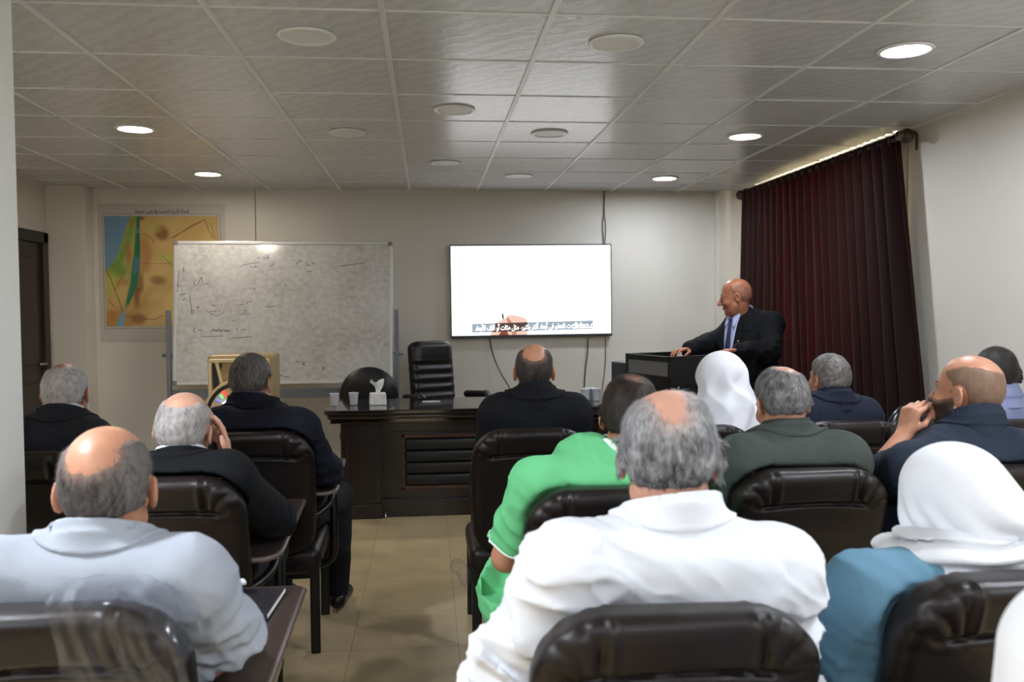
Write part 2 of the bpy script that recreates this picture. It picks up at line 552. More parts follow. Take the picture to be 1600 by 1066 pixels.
# ------------------------------------------------------------------ ceiling lamps
rim = mat('lamp rim white', (238, 240, 242), rough=0.35)
off = mat('lamp diffuser unlit', (232, 234, 236), rough=0.45)
def lampmat(name, st, colr=(238, 245, 255)):
    return mat(name, (240, 240, 240), rough=0.5, emit=colr, estr=st)
M_FRONT = lampmat('lamp diffuser lit', LAMP_W)
M_NEAR = lampmat('lamp diffuser lit near', LAMP_W * LAMP_NEAR)
M_NEARL = lampmat('lamp diffuser lit near pillar', LAMP_W * LAMP_NEAR * 2.1)
M_LEFT = lampmat('lamp diffuser lit warm', LAMP_W * LAMP_LEFT, (255, 244, 226))
def downlight(x, y, m, label, group):
    r = empty('ceiling_downlight', (x, y, CEIL), label=label, cat='ceiling light', group=group)
    bm_obj('lamp_rim', lathe(bmesh.new(), [(0.088, -0.002), (0.108, -0.001), (0.112, -0.006), (0.106, -0.011), (0.09, -0.012), (0.087, -0.006)], 40), rim, r, True)
    bm_obj('lamp_diffuser', lathe(bmesh.new(), [(0.0, -0.004), (0.0875, -0.004), (0.0875, -0.008), (0.0, -0.009)], 40), m, r, False)
    return r
lit = [(-1.655, 5.232, M_LEFT, 'lit round ceiling lamp above the left side, nearer of two there'),
       (-1.662, 6.93, M_LEFT, 'lit round ceiling lamp above the whiteboard, near the back wall'),
       (1.95, 3.435, M_FRONT, 'largest lit round ceiling lamp, nearest over the audience beside the bare wall'),
       (1.945, 5.235, M_FRONT, 'lit round ceiling lamp next to the curtain, middle of its row of three'),
       (1.925, 6.99, M_FRONT, 'lit round ceiling lamp by the back wall corner, farthest beside the curtain')]
for x, y, m, l in lit: downlight(x, y, m, l, 'lit ceiling lamps')
for x, y in ((-1.655, 1.63), (1.95, 1.63), (-1.655, -0.17), (0.15, -0.77), (1.95, -0.17)):
    downlight(x, y, M_NEARL if (x < 0 and y > 0) else M_NEAR, 'lit round ceiling lamp over the rear rows', 'lit ceiling lamps behind the viewer')
unlit = [(-0.446, 3.43, 'unlit round ceiling lamp, the nearer one above the aisle'),
         (0.752, 3.43, 'unlit round ceiling lamp, largest one above the front centre rows'),
         (0.149, 4.64, 'unlit round ceiling lamp with bright rim above the aisle'),
         (0.737, 5.23, 'unlit round ceiling lamp before the TV, middle of its row'),
         (-0.46, 5.27, 'faint unlit round ceiling lamp above the desk end beside the whiteboard'),
         (0.14, 6.33, 'small unlit round ceiling lamp between desk and TV wall'),
         (0.73, 6.92, 'smallest unlit round ceiling lamp, close above the TV')]
for x, y, l in unlit: downlight(x, y, off, l, 'unlit ceiling lamps')

# ------------------------------------------------------------------ curtain and rod
cu = bpy.data.materials.new('curtain velvet'); cu.use_nodes = True
nt = cu.node_tree; b = nt.nodes['Principled BSDF']
b.inputs['Base Color'].default_value = lin((34, 20, 18)); b.inputs['Roughness'].default_value = 0.8
b.inputs['Sheen Weight'].default_value = 0.04; b.inputs['Specular IOR Level'].default_value = 0.2
tl = nt.nodes.new('ShaderNodeBsdfTranslucent'); tl.inputs[0].default_value = (0.34, 0.016, 0.006, 1)
mxs = nt.nodes.new('ShaderNodeMixShader'); mxs.inputs[0].default_value = 0.32
ou = nt.nodes['Material Output']
nt.links.new(b.outputs[0], mxs.inputs[1]); nt.links.new(tl.outputs[0], mxs.inputs[2]); nt.links.new(mxs.outputs[0], ou.inputs[0])
nu, nv = 620, 40
NF = 20.5
u = np.linspace(0, 1, nu); zt, zb = 2.422, 0.06
v = np.linspace(0, 1, nv) ** 1.0
Ug, Vg = np.meshgrid(u, v, indexing='ij')
Z = zt + (zb - zt) * Vg
flare = np.clip((2.4 - Z) / 1.53, 0, 1.4)
y_near = 4.92 - 0.27 * flare; y_far = 7.40 + 0.02 * flare
Yc = y_near + (y_far - y_near) * Ug
ph = 2 * math.pi * NF * Ug + 0.5 * np.sin(5 * Ug + 2 * Vg)
amp = 0.040 + 0.018 * np.sin(7 * Ug + 1.0) * Vg + 0.012 * Vg
X = 2.735 + amp * np.sin(ph) + 0.012 * np.sin(2.3 * ph + 3 * Vg) * Vg
Yc = Yc + 0.018 * np.cos(ph) * (0.4 + Vg)
Z = Z + 0.019 * np.sin(ph) * (1 - Vg) ** 8
V = np.stack([X, Yc, Z], -1).reshape(-1, 3)
idx = np.arange(nu * nv).reshape(nu, nv)
Q = np.stack([idx[:-1, :-1], idx[1:, :-1], idx[1:, 1:], idx[:-1, 1:]], -1).reshape(-1, 4)
ct = link('curtain', np_mesh('curtain', V, Q), cu)
sm = ct.modifiers.new('thickness', 'SOLIDIFY'); sm.thickness = 0.004
tag(ct, 'dark brown pleated eyelet curtain hanging beside the speaker from a ceiling-high rod', 'curtain')
bron = mat('aged bronze', (74, 56, 46), rough=0.4, metal=0.5)
for k in range(20):
    uu = (k + 0.25) / NF + 0.005
    yy = 4.92 + (7.40 - 4.92) * uu
    bm = bmesh.new()
    pts = [(2.735 + 0.027 * math.cos(a), yy + 0.012 * math.cos(a), 2.392 + 0.027 * math.sin(a)) for a in np.linspace(0, 2 * math.pi, 18, endpoint=False)]
    tube(bm, pts, 0.005, 6, True)
    bm_obj('eyelet_ring', bm, bron, ct, True)
rod = empty('curtain_rod', (2.735, 6.1, 2.392), label='dark bronze curtain rod with round finials fixed under the ceiling', cat='curtain rod')
tubeo('rod_tube', [(0, -1.24, 0), (0, 1.33, 0)], 0.014, bron, rod, 12)
for s in (-1, 1):
    yy = -1.30 if s < 0 else 1.36
    V, Q = surface(Field().u(f_el((0, yy, 0), (0.042, 0.046, 0.042))).u(f_rc((0, yy - s * 0.07, 0), (0, yy, 0), 0.02, 0.02), 0.01).disp(lambda P: 0.0015 * np.sin(260 * P[:, 1]) * np.cos(12 * np.arctan2(P[:, 0], P[:, 2]))), 0.006, pad=0.02)
    link('finial', np_mesh('finial', V, Q), bron, rod)
    yb = -1.2 if s < 0 else 1.28
    tubeo('bracket', smooth_path([(0, yb, 0.0), (0, yb, 0.035), (0.06, yb, 0.04), (0.115, yb, 0.035), (0.118, yb, -0.06)], 6), 0.008, bron, rod)
# white sheer behind it
sh = bpy.data.materials.new('sheer voile'); sh.use_nodes = True
nt = sh.node_tree; nt.nodes.clear()
df = nt.nodes.new('ShaderNodeBsdfDiffuse'); df.inputs[0].default_value = lin((226, 222, 205))
tl = nt.nodes.new('ShaderNodeBsdfTranslucent'); tl.inputs[0].default_value = lin((226, 222, 205))
m1 = nt.nodes.new('ShaderNodeMixShader'); m1.inputs[0].default_value = 0.4
ou = nt.nodes.new('ShaderNodeOutputMaterial')
nt.links.new(df.outputs[0], m1.inputs[1]); nt.links.new(tl.outputs[0], m1.inputs[2]); nt.links.new(m1.outputs[0], ou.inputs[0])
nu, nv = 300, 16
Ug, Vg = np.meshgrid(np.linspace(0, 1, nu), np.linspace(0, 1, nv), indexing='ij')
Z = 2.462 - 2.36 * Vg
Yc = 4.93 + 0.02 * np.sin(3 * Vg) + 2.42 * Ug
X = 2.825 + 0.012 * np.sin(Ug * 170 + Vg) 
V = np.stack([X, Yc, Z], -1).reshape(-1, 3); idx = np.arange(nu * nv).reshape(nu, nv)
Q = np.stack([idx[:-1, :-1], idx[1:, :-1], idx[1:, 1:], idx[:-1, 1:]], -1).reshape(-1, 4)
sc = link('sheer_curtain', np_mesh('sheer', V, Q), sh)
sc.modifiers.new('thickness', 'SOLIDIFY').thickness = 0.001
tag(sc, 'white sheer curtain peeping out behind the dark brown one', 'curtain')
# ------------------------------------------------------------------ TV on the back wall
blk = mat('black plastic', (18, 18, 20), rough=0.35)
slv = mat('dark grey bezel', (70, 72, 76), rough=0.3, metal=0.6)
def emis(name, c, s=1.0):
    m = bpy.data.materials.new(name); m.use_nodes = True
    nt = m.node_tree; nt.nodes.clear()
    e = nt.nodes.new('ShaderNodeEmission'); e.inputs[0].default_value = lin(c); e.inputs[1].default_value = s
    o_ = nt.nodes.new('ShaderNodeOutputMaterial'); nt.links.new(e.outputs[0], o_.inputs[0])
    return m
TVS = 2.2
tv = empty('wall_tv', (0.926, 7.75, 1.573), label='wide flat TV on the back wall showing a white slide with a caption', cat='TV')
tv.rotation_euler = (0, math.radians(-0.4), 0)
W, Hh = 1.448, 0.826
bm = bmesh.new(); box(bm, (0, 0.03, 0), (W, 0.045, Hh), 0.006)
bm_obj('tv_housing', bm, blk, tv)
bm = bmesh.new()
box(bm, (0, 0.006, Hh / 2 - 0.006), (W, 0.014, 0.012), 0.002); box(bm, (0, 0.004, -Hh / 2 + 0.012), (W, 0.018, 0.024), 0.003)
for s in (-1, 1): box(bm, (s * (W / 2 - 0.005), 0.006, 0), (0.010, 0.014, Hh), 0.002)
bm_obj('bezel', bm, slv, tv)
SW, SH = W - 0.02, Hh - 0.036
boxo('screen', (0, 0.006, 0.006), (SW, 0.006, SH), emis('screen white', (255, 255, 255), TVS), tv)
sx = lambda px: (px - 829.5) / 251.0 * W           # picture column on the screen
sz = lambda py: (454.5 - py) / 144.5 * Hh          # picture row on the screen
def flat(name, pts, y, m, parent):
    """a thin picture shape on the screen"""
    return bm_obj(name, prism(bmesh.new(), [(sx(a), sz(b_)) for a, b_ in pts], y, y - 0.0006), m, parent)
pic = flat('hand_picture', [(764, 525), (766, 518), (770, 509), (774, 503), (780, 500), (787, 497), (791, 493), (797, 491.5), (806, 493), (814, 495), (820, 497.5), (822, 502), (822, 512), (821, 520), (822, 525)], 0.0025, emis('picture skin', (250, 208, 190), 1.0), tv)
flat('finger_shade', [(791, 494), (795, 499), (799, 505), (803, 512), (806, 520), (800, 525), (797, 518), (794, 508), (790, 500)], 0.0018, emis('picture skin shade', (214, 150, 130), 0.9), pic)
flat('pen_picture', [(782.5, 489), (784.5, 488.6), (785.8, 494), (785.2, 499), (783, 497)], 0.0012, emis('picture pen', (52, 52, 58), 0.9), pic)
flat('cuff_picture', [(776, 525), (781, 517), (790, 517), (794, 525)], 0.0012, emis('picture nail', (150, 80, 66), 0.9), pic)
bar = flat('caption_bar', [(736.5, 504.5), (925, 502.0), (925, 515.5), (736.5, 518.3)], 0.0008, emis('caption bar grey blue', (172, 186, 200), 0.9), tv)
flat('bar_over_hand', [(770, 504.1), (822, 503.4), (822, 517.0), (768, 517.8)], 0.0004, emis('caption bar over hand', (96, 78, 72), 0.9), bar)

# Arabic letters joined by their written forms: isolated, final, initial, medial
AF = {'ا': ('\uFE8D', '\uFE8E'), 'أ': ('\uFE83', '\uFE84'), 'آ': ('\uFE81', '\uFE82'), 'ب': ('\uFE8F', '\uFE90', '\uFE91', '\uFE92'), 'ت': ('\uFE95', '\uFE96', '\uFE97', '\uFE98'),
      'ة': ('\uFE93', '\uFE94'), 'ث': ('\uFE99', '\uFE9A', '\uFE9B', '\uFE9C'), 'ح': ('\uFEA1', '\uFEA2', '\uFEA3', '\uFEA4'), 'خ': ('\uFEA5', '\uFEA6', '\uFEA7', '\uFEA8'), 'د': ('\uFEA9', '\uFEAA'),
      'ر': ('\uFEAD', '\uFEAE'), 'س': ('\uFEB1', '\uFEB2', '\uFEB3', '\uFEB4'), 'ش': ('\uFEB5', '\uFEB6', '\uFEB7', '\uFEB8'), 'ط': ('\uFEC1', '\uFEC2', '\uFEC3', '\uFEC4'), 'ع': ('\uFEC9', '\uFECA', '\uFECB', '\uFECC'),
      'ف': ('\uFED1', '\uFED2', '\uFED3', '\uFED4'), 'ك': ('\uFED9', '\uFEDA', '\uFEDB', '\uFEDC'), 'ل': ('\uFEDD', '\uFEDE', '\uFEDF', '\uFEE0'), 'م': ('\uFEE1', '\uFEE2', '\uFEE3', '\uFEE4'), 'ن': ('\uFEE5', '\uFEE6', '\uFEE7', '\uFEE8'),
      'ه': ('\uFEE9', '\uFEEA', '\uFEEB', '\uFEEC'), 'و': ('\uFEED', '\uFEEE'), 'ي': ('\uFEF1', '\uFEF2', '\uFEF3', '\uFEF4'), 'ئ': ('\uFE89', '\uFE8A', '\uFE8B', '\uFE8C')}
LAM = {'ا': ('\uFE8E\uFEDF', '\uFE8E\uFEE0'), 'أ': ('\uFE84\uFEDF', '\uFE84\uFEE0'), 'آ': ('\uFE82\uFEDF', '\uFE82\uFEE0')}
def arabic(s):
    out = []; i = 0; prev = False
    while i < len(s):
        c = s[i]
        if c == 'ل' and i + 1 < len(s) and s[i + 1] in LAM:
            out.append(LAM[s[i + 1]][1 if prev else 0]); prev = False; i += 2; continue
        if c not in AF:
            out.append(c); prev = False; i += 1; continue
        f = AF[c]
        nxt = i + 1 < len(s) and s[i + 1] in AF and len(f) == 4
        out.append(f[(3 if prev else 2) if nxt else (1 if prev else 0)])
        prev = nxt; i += 1
    return ''.join(out[::-1])
def text(name, body, size, m, parent, loc, align='CENTER', bold=0.0, rz=None, width=None):
    cu_ = bpy.data.curves.new(name, 'FONT'); cu_.body = body; cu_.size = size; cu_.align_x = align; cu_.align_y = 'CENTER'
    cu_.extrude = 0.0003; cu_.offset = bold
    o = bpy.data.objects.new(name, cu_); COL.objects.link(o); cu_.materials.append(m)
    o.rotation_euler = rz or (math.radians(90), 0, 0); o.location = loc; o.parent = parent
    bpy.context.view_layer.update()
    me = bpy.data.meshes.new_from_object(o.evaluated_get(bpy.context.evaluated_depsgraph_get()))
    k = width / max(o.dimensions.x, 1e-4) if width else 1.0
    r = bpy.data.objects.new(name, me); COL.objects.link(r)
    r.rotation_euler = o.rotation_euler; r.location = o.location; r.scale = (k, 1, 1); r.parent = parent
    bpy.data.objects.remove(o)
    return r
capm = emis('caption white', (255, 255, 255), 2.0)
cap = arabic('ت التعلم في أبعاد أكثر بكثير، مثل مئات أو آلاف الأبعاد')
text('caption_text', cap, 0.060, capm, bar, (sx(815.5), -0.0012, sz(511)), bold=0.0014, width=sx(890) - sx(741), rz=(math.radians(90), math.radians(-0.75), 0))
text('watermark_text', 'clideo.c', 0.078, capm, bar, (sx(908.5), -0.0012, sz(509.8)), bold=0.0016, width=sx(925.5) - sx(891.5))

# cables of the TV, running up to the ceiling and down behind the desk
cab = mat('black cable', (22, 22, 22), rough=0.5)
grc = mat('grey cable', (96, 92, 86), rough=0.5)
def cable(pts, m, label, r=0.004):
    o = tubeo('tv_cable', smooth_path(pts, 8), r, m, None, 6)
    return tag(o, label, 'cable', 'cables on the back wall')
cable([(1.585, 7.79, 2.468), (1.588, 7.795, 2.3), (1.578, 7.795, 2.15), (1.59, 7.79, 1.99)], cab, 'thin black cable dropping from the ceiling to the top edge of the TV', 0.0035)
cable([(1.60, 7.802, 2.468), (1.594, 7.802, 2.3), (1.606, 7.80, 2.16), (1.60, 7.795, 1.99)], grc, 'thin grey cable beside the black one from ceiling to TV', 0.003)
cable([(0.55, 7.79, 1.15), (0.58, 7.78, 1.0), (0.64, 7.76, 0.85), (0.74, 7.74, 0.66), (0.79, 7.74, 0.4), (0.8, 7.76, 0.03)], cab, 'black cable slanting down from the TV bottom behind the bald man', 0.005)
cable([(1.44, 7.79, 1.15), (1.435, 7.79, 1.0), (1.415, 7.79, 0.85), (1.405, 7.79, 0.65), (1.4, 7.79, 0.03)], cab, 'black cable hanging straight from the TV bottom behind the three cups', 0.0045)
cable([(1.60, 7.80, 1.15), (1.602, 7.80, 0.95), (1.575, 7.80, 0.7), (1.54, 7.80, 0.4), (1.53, 7.80, 0.03)], grc, 'thin grey cable hanging from the TV edge beside the podium', 0.0035)
cable([(-1.478, 7.802, 2.468), (-1.477, 7.802, 2.2), (-1.479, 7.802, 1.4), (-1.478, 7.802, 0.03)], grc, 'thin grey wire down the wall behind the whiteboard top edge', 0.002)

# white wall socket with a red switch
so = empty('wall_socket', (-0.935, YB, 0.19), label='white wall socket with a red switch low on the back wall', cat='socket')
boxo('socket_plate', (0, -0.008, 0), (0.085, 0.016, 0.085), mat('socket white', (225, 225, 222), rough=0.35), so, 0.004)
boxo('switch', (-0.002, -0.018, 0.016), (0.036, 0.012, 0.02), mat('switch red', (200, 40, 40), rough=0.35), so, 0.003)

# ------------------------------------------------------------------ wall map
mpW, mpH = 0.951, 0.945
N = 220
uu, vv = np.meshgrid(np.linspace(0, 1, N), np.linspace(0, 1, N), indexing='ij')   # u right, v down
P3 = np.stack([uu.ravel(), vv.ravel(), np.zeros(N * N)], 1)
nz = pn(P3, 9, 3).reshape(N, N); nz2 = pn(P3, 22, 5).reshape(N, N); nz3 = pn(P3, 50, 9).reshape(N, N)
def C_(r, g, b_): return np.array(lin((r, g, b_))[:3])
img = np.zeros((N, N, 3)) + C_(200, 168, 104)
def blend(mask, c):
    global img
    img = img * (1 - mask[..., None]) + mask[..., None] * C_(*c)
blend(sstep(-0.1, 0.8, nz + 0.4 * nz2) * 0.7, (176, 128, 62))
blend(sstep(0.0, 0.9, -nz + 0.5 * nz2) * 0.6, (222, 190, 128))
def blob(cx, cy, rx, ry, c, a=0.8):
    q = np.sqrt(((uu - cx) / rx) ** 2 + ((vv - cy) / ry) ** 2) + 0.25 * nz2
    blend(sstep(1.1, 0.35, q) * a, c)
blob(0.50, 0.17, 0.09, 0.1, (120, 66, 26)); blob(0.31, 0.02, 0.05, 0.03, (110, 50, 20))
blob(0.36, 0.35, 0.07, 0.2, (178, 108, 56), 0.6); blob(0.30, 0.6, 0.05, 0.15, (140, 84, 40), 0.8); blob(0.27, 0.75, 0.05, 0.12, (120, 66, 34), 0.8)
blob(0.45, 0.58, 0.1, 0.06, (134, 94, 40), 0.7); blob(0.45, 0.72, 0.09, 0.07, (214, 178, 120), 0.9); blob(0.27, 0.93, 0.09, 0.06, (130, 78, 44), 0.7)
blob(0.53, 0.38, 0.07, 0.05, (198, 196, 96), 0.8); blob(0.42, 0.12, 0.1, 0.05, (200, 190, 110), 0.5)
vx = np.interp(vv, [0, .05, .35, .5, .62, .8, .9, 1], [.30, .295, .28, .262, .245, .185, .15, .12])      # rift valley
cx_ = np.interp(vv, [0, .1, .25, .38, .49, .5], [.23, .19, .145, .095, .015, -.2])                       # coast line
lowland = sstep(0.0, 0.04, vx - uu) * sstep(0.72, 0.5, vv)
blend(lowland * 0.9, (170, 176, 92))
blend(sstep(0.07, 0.0, np.abs(uu - cx_ - 0.045)) * (uu > cx_) * sstep(0.62, 0.5, vv) * 0.9, (122, 158, 72))
blob(0.1, 0.48, 0.1, 0.1, (120, 156, 66), 0.9); blob(0.05, 0.6, 0.08, 0.12, (190, 190, 90), 0.8)
blob(0.205, 0.32, 0.03, 0.14, (186, 120, 70), 0.9); blob(0.24, 0.06, 0.025, 0.05, (186, 120, 70), 0.7); blob(0.14, 0.6, 0.08, 0.05, (190, 134, 84), 0.7)
blob(0.14, 0.72, 0.09, 0.12, (206, 180, 110), 0.7); blob(0.05, 0.9, 0.06, 0.08, (178, 112, 60), 0.6)
wv_ = np.interp(vv, [0, .1, .3, .5, .65, .8, 1], [.008, .012, .022, .03, .028, .012, .0])
blend(sstep(1.5, 0.6, np.abs(uu - vx) / (wv_ + 0.004)) * sstep(0.86, 0.78, vv), (44, 120, 84))
blend(sstep(1.3, 0.7, np.abs(uu - vx) / 0.022) * sstep(0.36, 0.39, vv) * sstep(0.53, 0.5, vv), (78, 128, 150))
blend(sstep(1.3, 0.7, np.abs(uu - (vx - 0.0)) / 0.012) * sstep(0.1, 0.11, vv) * sstep(0.16, 0.15, vv), (110, 150, 170))
blend(sstep(1.2, 0.8, np.abs(uu - np.interp(vv, [.85, 1], [.155, .115])) / np.interp(vv, [.85, .9, 1], [.004, .018, .032])) * (vv > 0.8), (110, 168, 196))
blend(sstep(0.006, -0.006, uu - cx_), (112, 150, 180))
def stroke(pts, c, wd=0.004):
    for (a, b_), (c2, d2) in zip(pts, pts[1:]):
        ab = np.array([c2 - a, d2 - b_]); t = np.clip(((uu - a) * ab[0] + (vv - b_) * ab[1]) / (ab @ ab), 0, 1)
        dd = np.hypot(uu - a - t * ab[0], vv - b_ - t * ab[1])
        blend(sstep(wd * 1.3, wd * 0.5, dd) * 0.85, c)
stroke([(0.01, .485), (.05, .58), (.08, .67), (.11, .75), (.145, .87)], (120, 50, 40))
stroke([(.58, .2), (.88, .03)], (120, 60, 40)); stroke([(.6, .2), (.75, .09), (.88, .03)], (120, 60, 40), .003); stroke([(.88, .03), (.91, .12), (.955, .2)], (120, 60, 40)); stroke([(.93, .06), (.97, .2)], (120, 60, 40), .003)
stroke([(.31, .16), (.36, .16), (.42, .21), (.43, .25)], (150, 70, 50)); stroke([(.3, .43), (.58, .43)], (160, 90, 50), .003)
stroke([(.16, .9), (.3, .93), (.42, .94), (.5, .9)], (150, 70, 50)); stroke([(.02, .76), (.07, .82)], (150, 70, 50)); stroke([(.3, .03), (.29, .2), (.3, .35)], (60, 70, 50), .003)
stroke([(.5, .36), (.56, .42), (.6, .46)], (96, 130, 90)); stroke([(.08, .67), (.17, .5)], (150, 80, 60), .003)
X = -2.742 + uu * mpW; Zm = 2.232 - vv * mpH
V = np.stack([X.ravel(), np.full(N * N, 7.8045), Zm.ravel()], 1)
idx = np.arange(N * N).reshape(N, N)
Q = np.stack([idx[:-1, :-1], idx[:-1, 1:], idx[1:, 1:], idx[1:, :-1]], -1).reshape(-1, 4)
wm = empty('wall_map', (-2.26, YB, 1.26), label='coloured relief map poster with blue sea on the back wall', cat='map')
o = link('printed_map', np_mesh('printed_map', V - np.array([-2.26, YB, 1.26]), Q[:, ::-1], col=img.reshape(-1, 3)), mat('map print', (255, 255, 255), rough=0.35, attr='Col'), wm)
boxo('map_sheet', (-0.005, -0.0025, 0.485), (1.06, 0.003, 1.19), mat('map paper', (196, 190, 184), rough=0.35), wm)
text('map_title', arabic('المملكة الأردنية الهاشمية وفلسطين - طبيعية'), 0.045, mat('map ink', (40, 38, 36), rough=0.6), wm, (0.0, -0.0052, 1.013), width=0.45, bold=0.0008)
bm = bmesh.new()
for s in (-1, 1):
    box(bm, (-0.006 + s * 0.49, -0.0045, 0.4995), (0.004, 0.001, 0.985)); box(bm, (-0.006, -0.0045, 0.4995 + s * 0.4905), (0.984, 0.001, 0.004))
bm_obj('map_border', bm, mat('map border blue', (120, 124, 140), rough=0.5), wm)

# ------------------------------------------------------------------ whiteboard on its stand
wbm = bpy.data.materials.new('whiteboard enamel'); wbm.use_nodes = True
nt = wbm.node_tree; b = nt.nodes['Principled BSDF']
tc = nt.nodes.new('ShaderNodeTexCoord')
n1 = nt.nodes.new('ShaderNodeTexNoise'); n1.inputs['Scale'].default_value = 2.2; n1.inputs['Detail'].default_value = 3
n2 = nt.nodes.new('ShaderNodeTexNoise'); n2.inputs['Scale'].default_value = 26; n2.inputs['Detail'].default_value = 6
mp = nt.nodes.new('ShaderNodeMapping'); mp.inputs['Scale'].default_value = (0.9, 1, 1.1)
nt.links.new(tc.outputs['Object'], n1.inputs['Vector']); nt.links.new(tc.outputs['Object'], mp.inputs['Vector']); nt.links.new(mp.outputs[0], n2.inputs['Vector'])
mu = nt.nodes.new('ShaderNodeMath'); mu.operation = 'MULTIPLY'; nt.links.new(n1.outputs[0], mu.inputs[0]); nt.links.new(n2.outputs[0], mu.inputs[1])
rp = nt.nodes.new('ShaderNodeValToRGB')
rp.color_ramp.elements[0].position = 0.16; rp.color_ramp.elements[0].color = lin((208, 208, 208))
rp.color_ramp.elements[1].position = 0.42; rp.color_ramp.elements[1].color = lin((176, 174, 171))
nt.links.new(mu.outputs[0], rp.inputs[0]); nt.links.new(rp.outputs[0], b.inputs['Base Color'])
b.inputs['Roughness'].default_value = 0.11; b.inputs['Specular IOR Level'].default_value = 0.6
al = mat('board aluminium', (205, 207, 210), rough=0.35, metal=0.4)
stg = mat('stand grey metal', (118, 124, 132), rough=0.4, metal=0.3)
wb = empty('whiteboard', (-1.16, 7.2, 0), label='used whiteboard with faint marker scribbles on a grey metal stand', cat='whiteboard')
wb.rotation_euler = (0, math.radians(0.25), 0)
bw, bh, bz = 1.735, 1.155, 1.40
boxo('writing_surface', (0, 0, bz), (bw - 0.03, 0.016, bh - 0.03), wbm, wb)
bm = bmesh.new()
for s in (-1, 1):
    box(bm, (s * (bw / 2 - 0.012), 0, bz), (0.026, 0.026, bh), 0.004); box(bm, (0, 0, bz + s * (bh / 2 - 0.012)), (bw, 0.026, 0.026), 0.004)
bm_obj('board_frame', bm, al, wb)
for s in (-1, 1):
    for t in (-1, 1): boxo('corner_cap', (s * (bw / 2 - 0.016), -0.001, bz + t * (bh / 2 - 0.016)), (0.036, 0.03, 0.036), mat('corner grey', (120, 124, 128), rough=0.4), wb, 0.006)
    boxo('stand_post', (s * (bw / 2 + 0.034), 0.0, 0.72), (0.034, 0.03, 1.40), stg, wb, 0.004)
    tubeo('pivot_knob', [(s * (bw / 2 + 0.01), -0.0, 1.06), (s * (bw / 2 + 0.085), -0.0, 1.06)], 0.014, stg, wb, 10)
    boxo('stand_foot', (s * (bw / 2 + 0.034), 0.0, 0.02), (0.04, 0.5, 0.04), stg, wb, 0.004)
boxo('cross_bar', (0, 0.012, 0.745), (bw + 0.07, 0.02, 0.075), stg, wb, 0.003)
# marker strokes, board pixel coordinates of the enlarged view turned into metres
ink = {'k': mat('marker black', (38, 38, 44), rough=0.5), 'b': mat('marker blue', (62, 64, 120), rough=0.5), 'g': mat('marker faded', (166, 164, 166), rough=0.5)}
def wbp(px, py):
    return ((px - 755) / 1350 * bw, (548 - py) / 875 * bh + bz)
strokes = {'k': [], 'b': [], 'g': []}
def scr(k, *pts): strokes[k].append(pts)
scr('k', (113, 292), (108, 340), (104, 385), (102, 422)); scr('k', (102, 380), (118, 384)); scr('k', (432, 143), (438, 156)); scr('k', (516, 164), (520, 172)); scr('k', (118, 440), (156, 430)); scr('k', (134, 470), (156, 460))
scr('k', (178, 440), (184, 490), (190, 520), (190, 545)); scr('b', (186, 540), (200, 535), (202, 552), (188, 556), (186, 540)); scr('k', (138, 268), (140, 300))
scr('b', (480, 268), (520, 252), (600, 240)); scr('b', (545, 262), (560, 270), (585, 268), (570, 260)); scr('b', (590, 218), (596, 208), (604, 216)); scr('b', (628, 205), (634, 222)); scr('b', (644, 220), (652, 196), (662, 214), (650, 210))
scr('b', (664, 264), (676, 258), (682, 266)); scr('k', (684, 248), (690, 256)); scr('b', (830, 250), (850, 230), (866, 232)); scr('k', (895, 240), (900, 256), (918, 256)); scr('k', (930, 250), (936, 242), (942, 250)); scr('k', (890, 292), (910, 296), (930, 292))
scr('k', (1090, 262), (1150, 256), (1200, 248), (1252, 240)); scr('g', (1100, 268), (1108, 276)); scr('k', (200, 360), (212, 380), (226, 376), (236, 350), (250, 332)); scr('k', (206, 352), (216, 348)); scr('k', (270, 370), (290, 372)); scr('k', (250, 334), (254, 360))
scr('b', (540, 405), (560, 398), (578, 402), (566, 414)); scr('b', (755, 382), (766, 378), (774, 384)); scr('g', (890, 372), (906, 374)); scr('g', (640, 380), (740, 384)); scr('k', (636, 512), (664, 514), (704, 508))
scr('b', (282, 536), (310, 556), (346, 566), (376, 552), (388, 536)); scr('b', (300, 540), (340, 540)); scr('k', (312, 508), (326, 500), (330, 512)); scr('k', (480, 500), (506, 496)); scr('b', (524, 500), (530, 484), (560, 478)); scr('b', (508, 538), (516, 528), (522, 546), (500, 548)); scr('b', (490, 560), (546, 556)); scr('k', (436, 598), (452, 600))
scr('b', (206, 640), (204, 662), (216, 664)); scr('b', (230, 656), (246, 650), (256, 662)); scr('b', (306, 664), (326, 648), (340, 664), (356, 646), (370, 666), (386, 650), (400, 664), (428, 656)); scr('b', (312, 656), (420, 658)); scr('b', (466, 640), (470, 664)); scr('b', (490, 656), (520, 650))
scr('b', (250, 692), (300, 693), (376, 690)); scr('k', (420, 710), (470, 702), (560, 696)); scr('k', (480, 764), (492, 768)); scr('k', (338, 784), (342, 788)); scr('b', (828, 852), (836, 846), (842, 854), (850, 848)); scr('k', (862, 850), (884, 878)); scr('k', (874, 872), (880, 850))
scr('k', (992, 886), (1002, 888), (994, 896), (1006, 900)); scr('k', (700, 925), (740, 934), (764, 942), (790, 942)); scr('k', (694, 908), (702, 912)); scr('g', (1150, 796), (1168, 792), (1178, 780)); scr('k', (434, 808), (438, 814)); scr('k', (218, 520), (236, 512)); scr('k', (226, 506), (232, 524))
rg = np.random.RandomState(11)
for _ in range(40):
    a, b_ = rg.uniform(480, 1380), rg.uniform(150, 950)
    pts = [(a + i * rg.uniform(4, 12), b_ + rg.uniform(-9, 9)) for i in range(rg.randint(2, 5))]
    scr('g', *pts)
